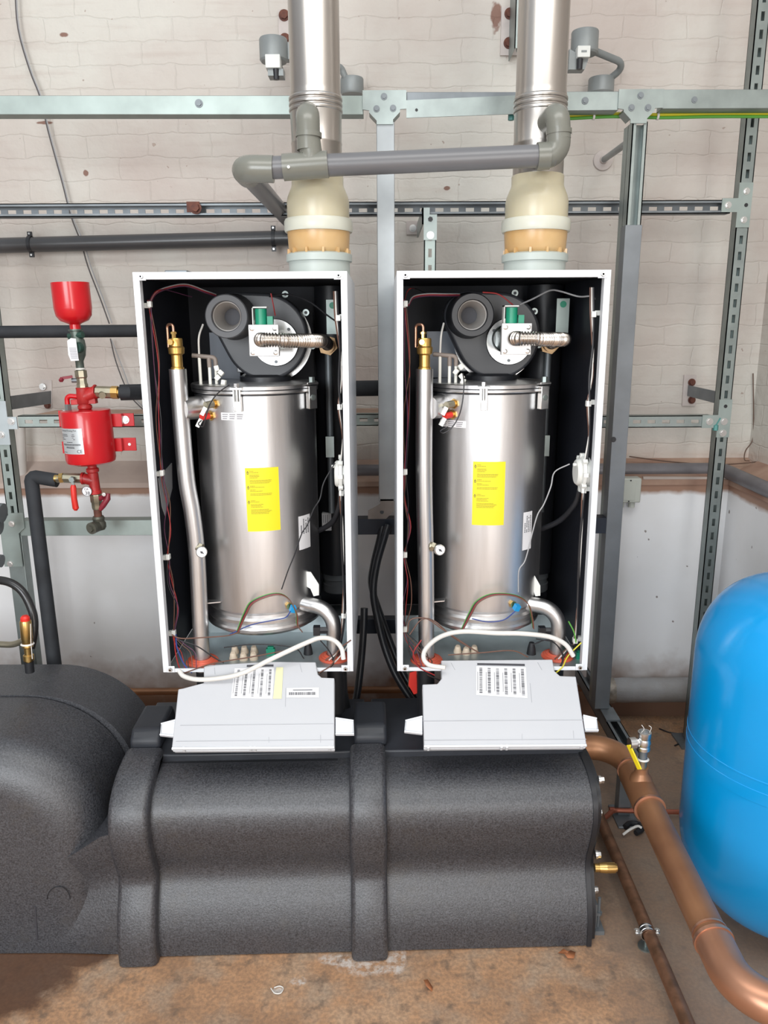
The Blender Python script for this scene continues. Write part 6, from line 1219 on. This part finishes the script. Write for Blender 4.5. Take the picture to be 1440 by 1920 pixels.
# ------------------------------------------------------------------ blue expansion vessel
TX, TY, TR_ = 1.041, 1.75, .260
T = thing('expansion_vessel', 'large bright blue steel expansion vessel at the right edge', 'pressure vessel', (TX, TY, 0))
ztk, zbk = .955, .030; pr = [(0, zbk)]
for k in range(1, 15): a = PI/2*k/14; pr.append((TR_*math.sin(a)**.75 if True else 0, zbk + .25*(1 - math.cos(a))))
pr += [(TR_, .480), (TR_ + .0012, .481), (TR_ + .0012, .511), (TR_, .512), (TR_ , .535), (TR_ + .0012, .536), (TR_ + .0012, .539), (TR_, .540), (TR_, .74)]
for k in range(1, 17): a = PI/2*k/16; pr.append((TR_*math.cos(a)**.62 if k < 16 else 0, .74 + (ztk - .74)*math.sin(a)))
b = MB(); b.lathe(pr, (TX, TY, 0), seg=128); b.build('tank_body', bluetank, T, ang=25)
for k in range(3):
    a = R(30 + 120*k); dvec = V((math.cos(a), math.sin(a), 0)); q = V((TX, TY, 0)) + dvec*(TR_*.36); b = MB(); b.bar(q + V((0, 0, .0)), q + V((0, 0, .10)) - dvec*.01, .05, .006, up=dvec); b.obox(q + V((0, 0, .003)), (.06, .06, .006)); b.build('leg', bluetank2, T)
b = MB(); b.cyl((TX, TY, .01), (TX, TY, .05), .035, seg=24); b.build('flange', galv, T)
# ------------------------------------------------------------------ floor litter
def litter(name, pts, m_, label, cat, th=.004, z=0.0):
    b = MB(); b.prism([PZ(x, y, z) for x, y in pts], (0, 0, th)); return tag(b.build(name, m_), label, cat)
litter('tile_shard', [(1218, 1327), (1237, 1323), (1253, 1324), (1252, 1337), (1235, 1332)], paper, 'white broken shard on the floor under the grey lagged pipe', 'debris', .006)
def leaf(pts, label, seed):
    rg = random.Random(seed); b = MB(); c = sum((PZ(x, y, 0) for x, y in pts), V())/len(pts); cv = b.bm.verts.new(c + V((0, 0, .008)))
    vs2 = [b.bm.verts.new(PZ(x, y, 0) + V((0, 0, .002 + rg.uniform(0, .012)))) for x, y in pts]
    for i in range(len(vs2)): b.bm.faces.new((cv, vs2[i], vs2[(i+1) % len(vs2)]))
    o = b.build('dry_leaf', leafm); s = o.modifiers.new('thickness', 'SOLIDIFY'); s.thickness = .0008; return tag(o, label, 'leaf')
leaf([(1046, 1789), (1056, 1786), (1064, 1790), (1070, 1785), (1079, 1790), (1076, 1801), (1064, 1802), (1058, 1795)], 'curled brown leaf on the floor below the right end of the casing', 1)
leaf([(794, 1846), (802, 1845), (811, 1853), (810, 1861), (800, 1858)], 'small dry leaf on the floor in the bottom middle', 2)
T = thing('cable_tie_bundle', 'black offcut with pale strap on the floor between the two copper pipes', 'debris', PZ(1188, 1560, 0))
b = MB(); b.tube(catmull([PZ(1172, 1551, .01), PZ(1182, 1544, .012), PZ(1198, 1546, .012), PZ(1203, 1555, .012), PZ(1192, 1562, .01)]), .009, 10); b.build('black_offcut', rubber, T)
b = MB(); pts = [PZ(1168, 1565, .012), PZ(1180, 1556, .024), PZ(1195, 1549, .028), PZ(1203, 1552, .024)]; b.tube(catmull(pts), .004, 8); b.build('strap', w_wht, T)
for i, (pts, lb) in enumerate((([(1236, 1366), (1255, 1373), (1280, 1376), (1310, 1376)], 'black wire offcut on the floor left of the blue tank, the longer one'), ([(1265, 1398), (1280, 1392), (1310, 1384)], 'short black wire offcut on the floor beside the blue tank'))):
    b = MB(); b.tube(catmull([PZ(x, y, .004) for x, y in pts]), .0028, 6); tag(b.build('wire_offcut', w_blk), lb, 'wire')
b = MB(); b.tube(catmull([PZ(508, 1853, .003), PZ(515, 1862, .003), PZ(526, 1862, .003), PZ(531, 1853, .003), PZ(524, 1849, .003), PZ(514, 1852, .003)]), .0014, 6); tag(b.build('wire_ring', w_wht), 'small pale ring of tape lying on the floor, bottom centre-left', 'debris')
b = MB(); b.cyl(PZ(692, 1349, .006), PZ(702, 1362, .006), .003, seg=8); tag(b.build('filter_stub', w_wht), 'white stub on the dirt in the gap behind the casing', 'debris')
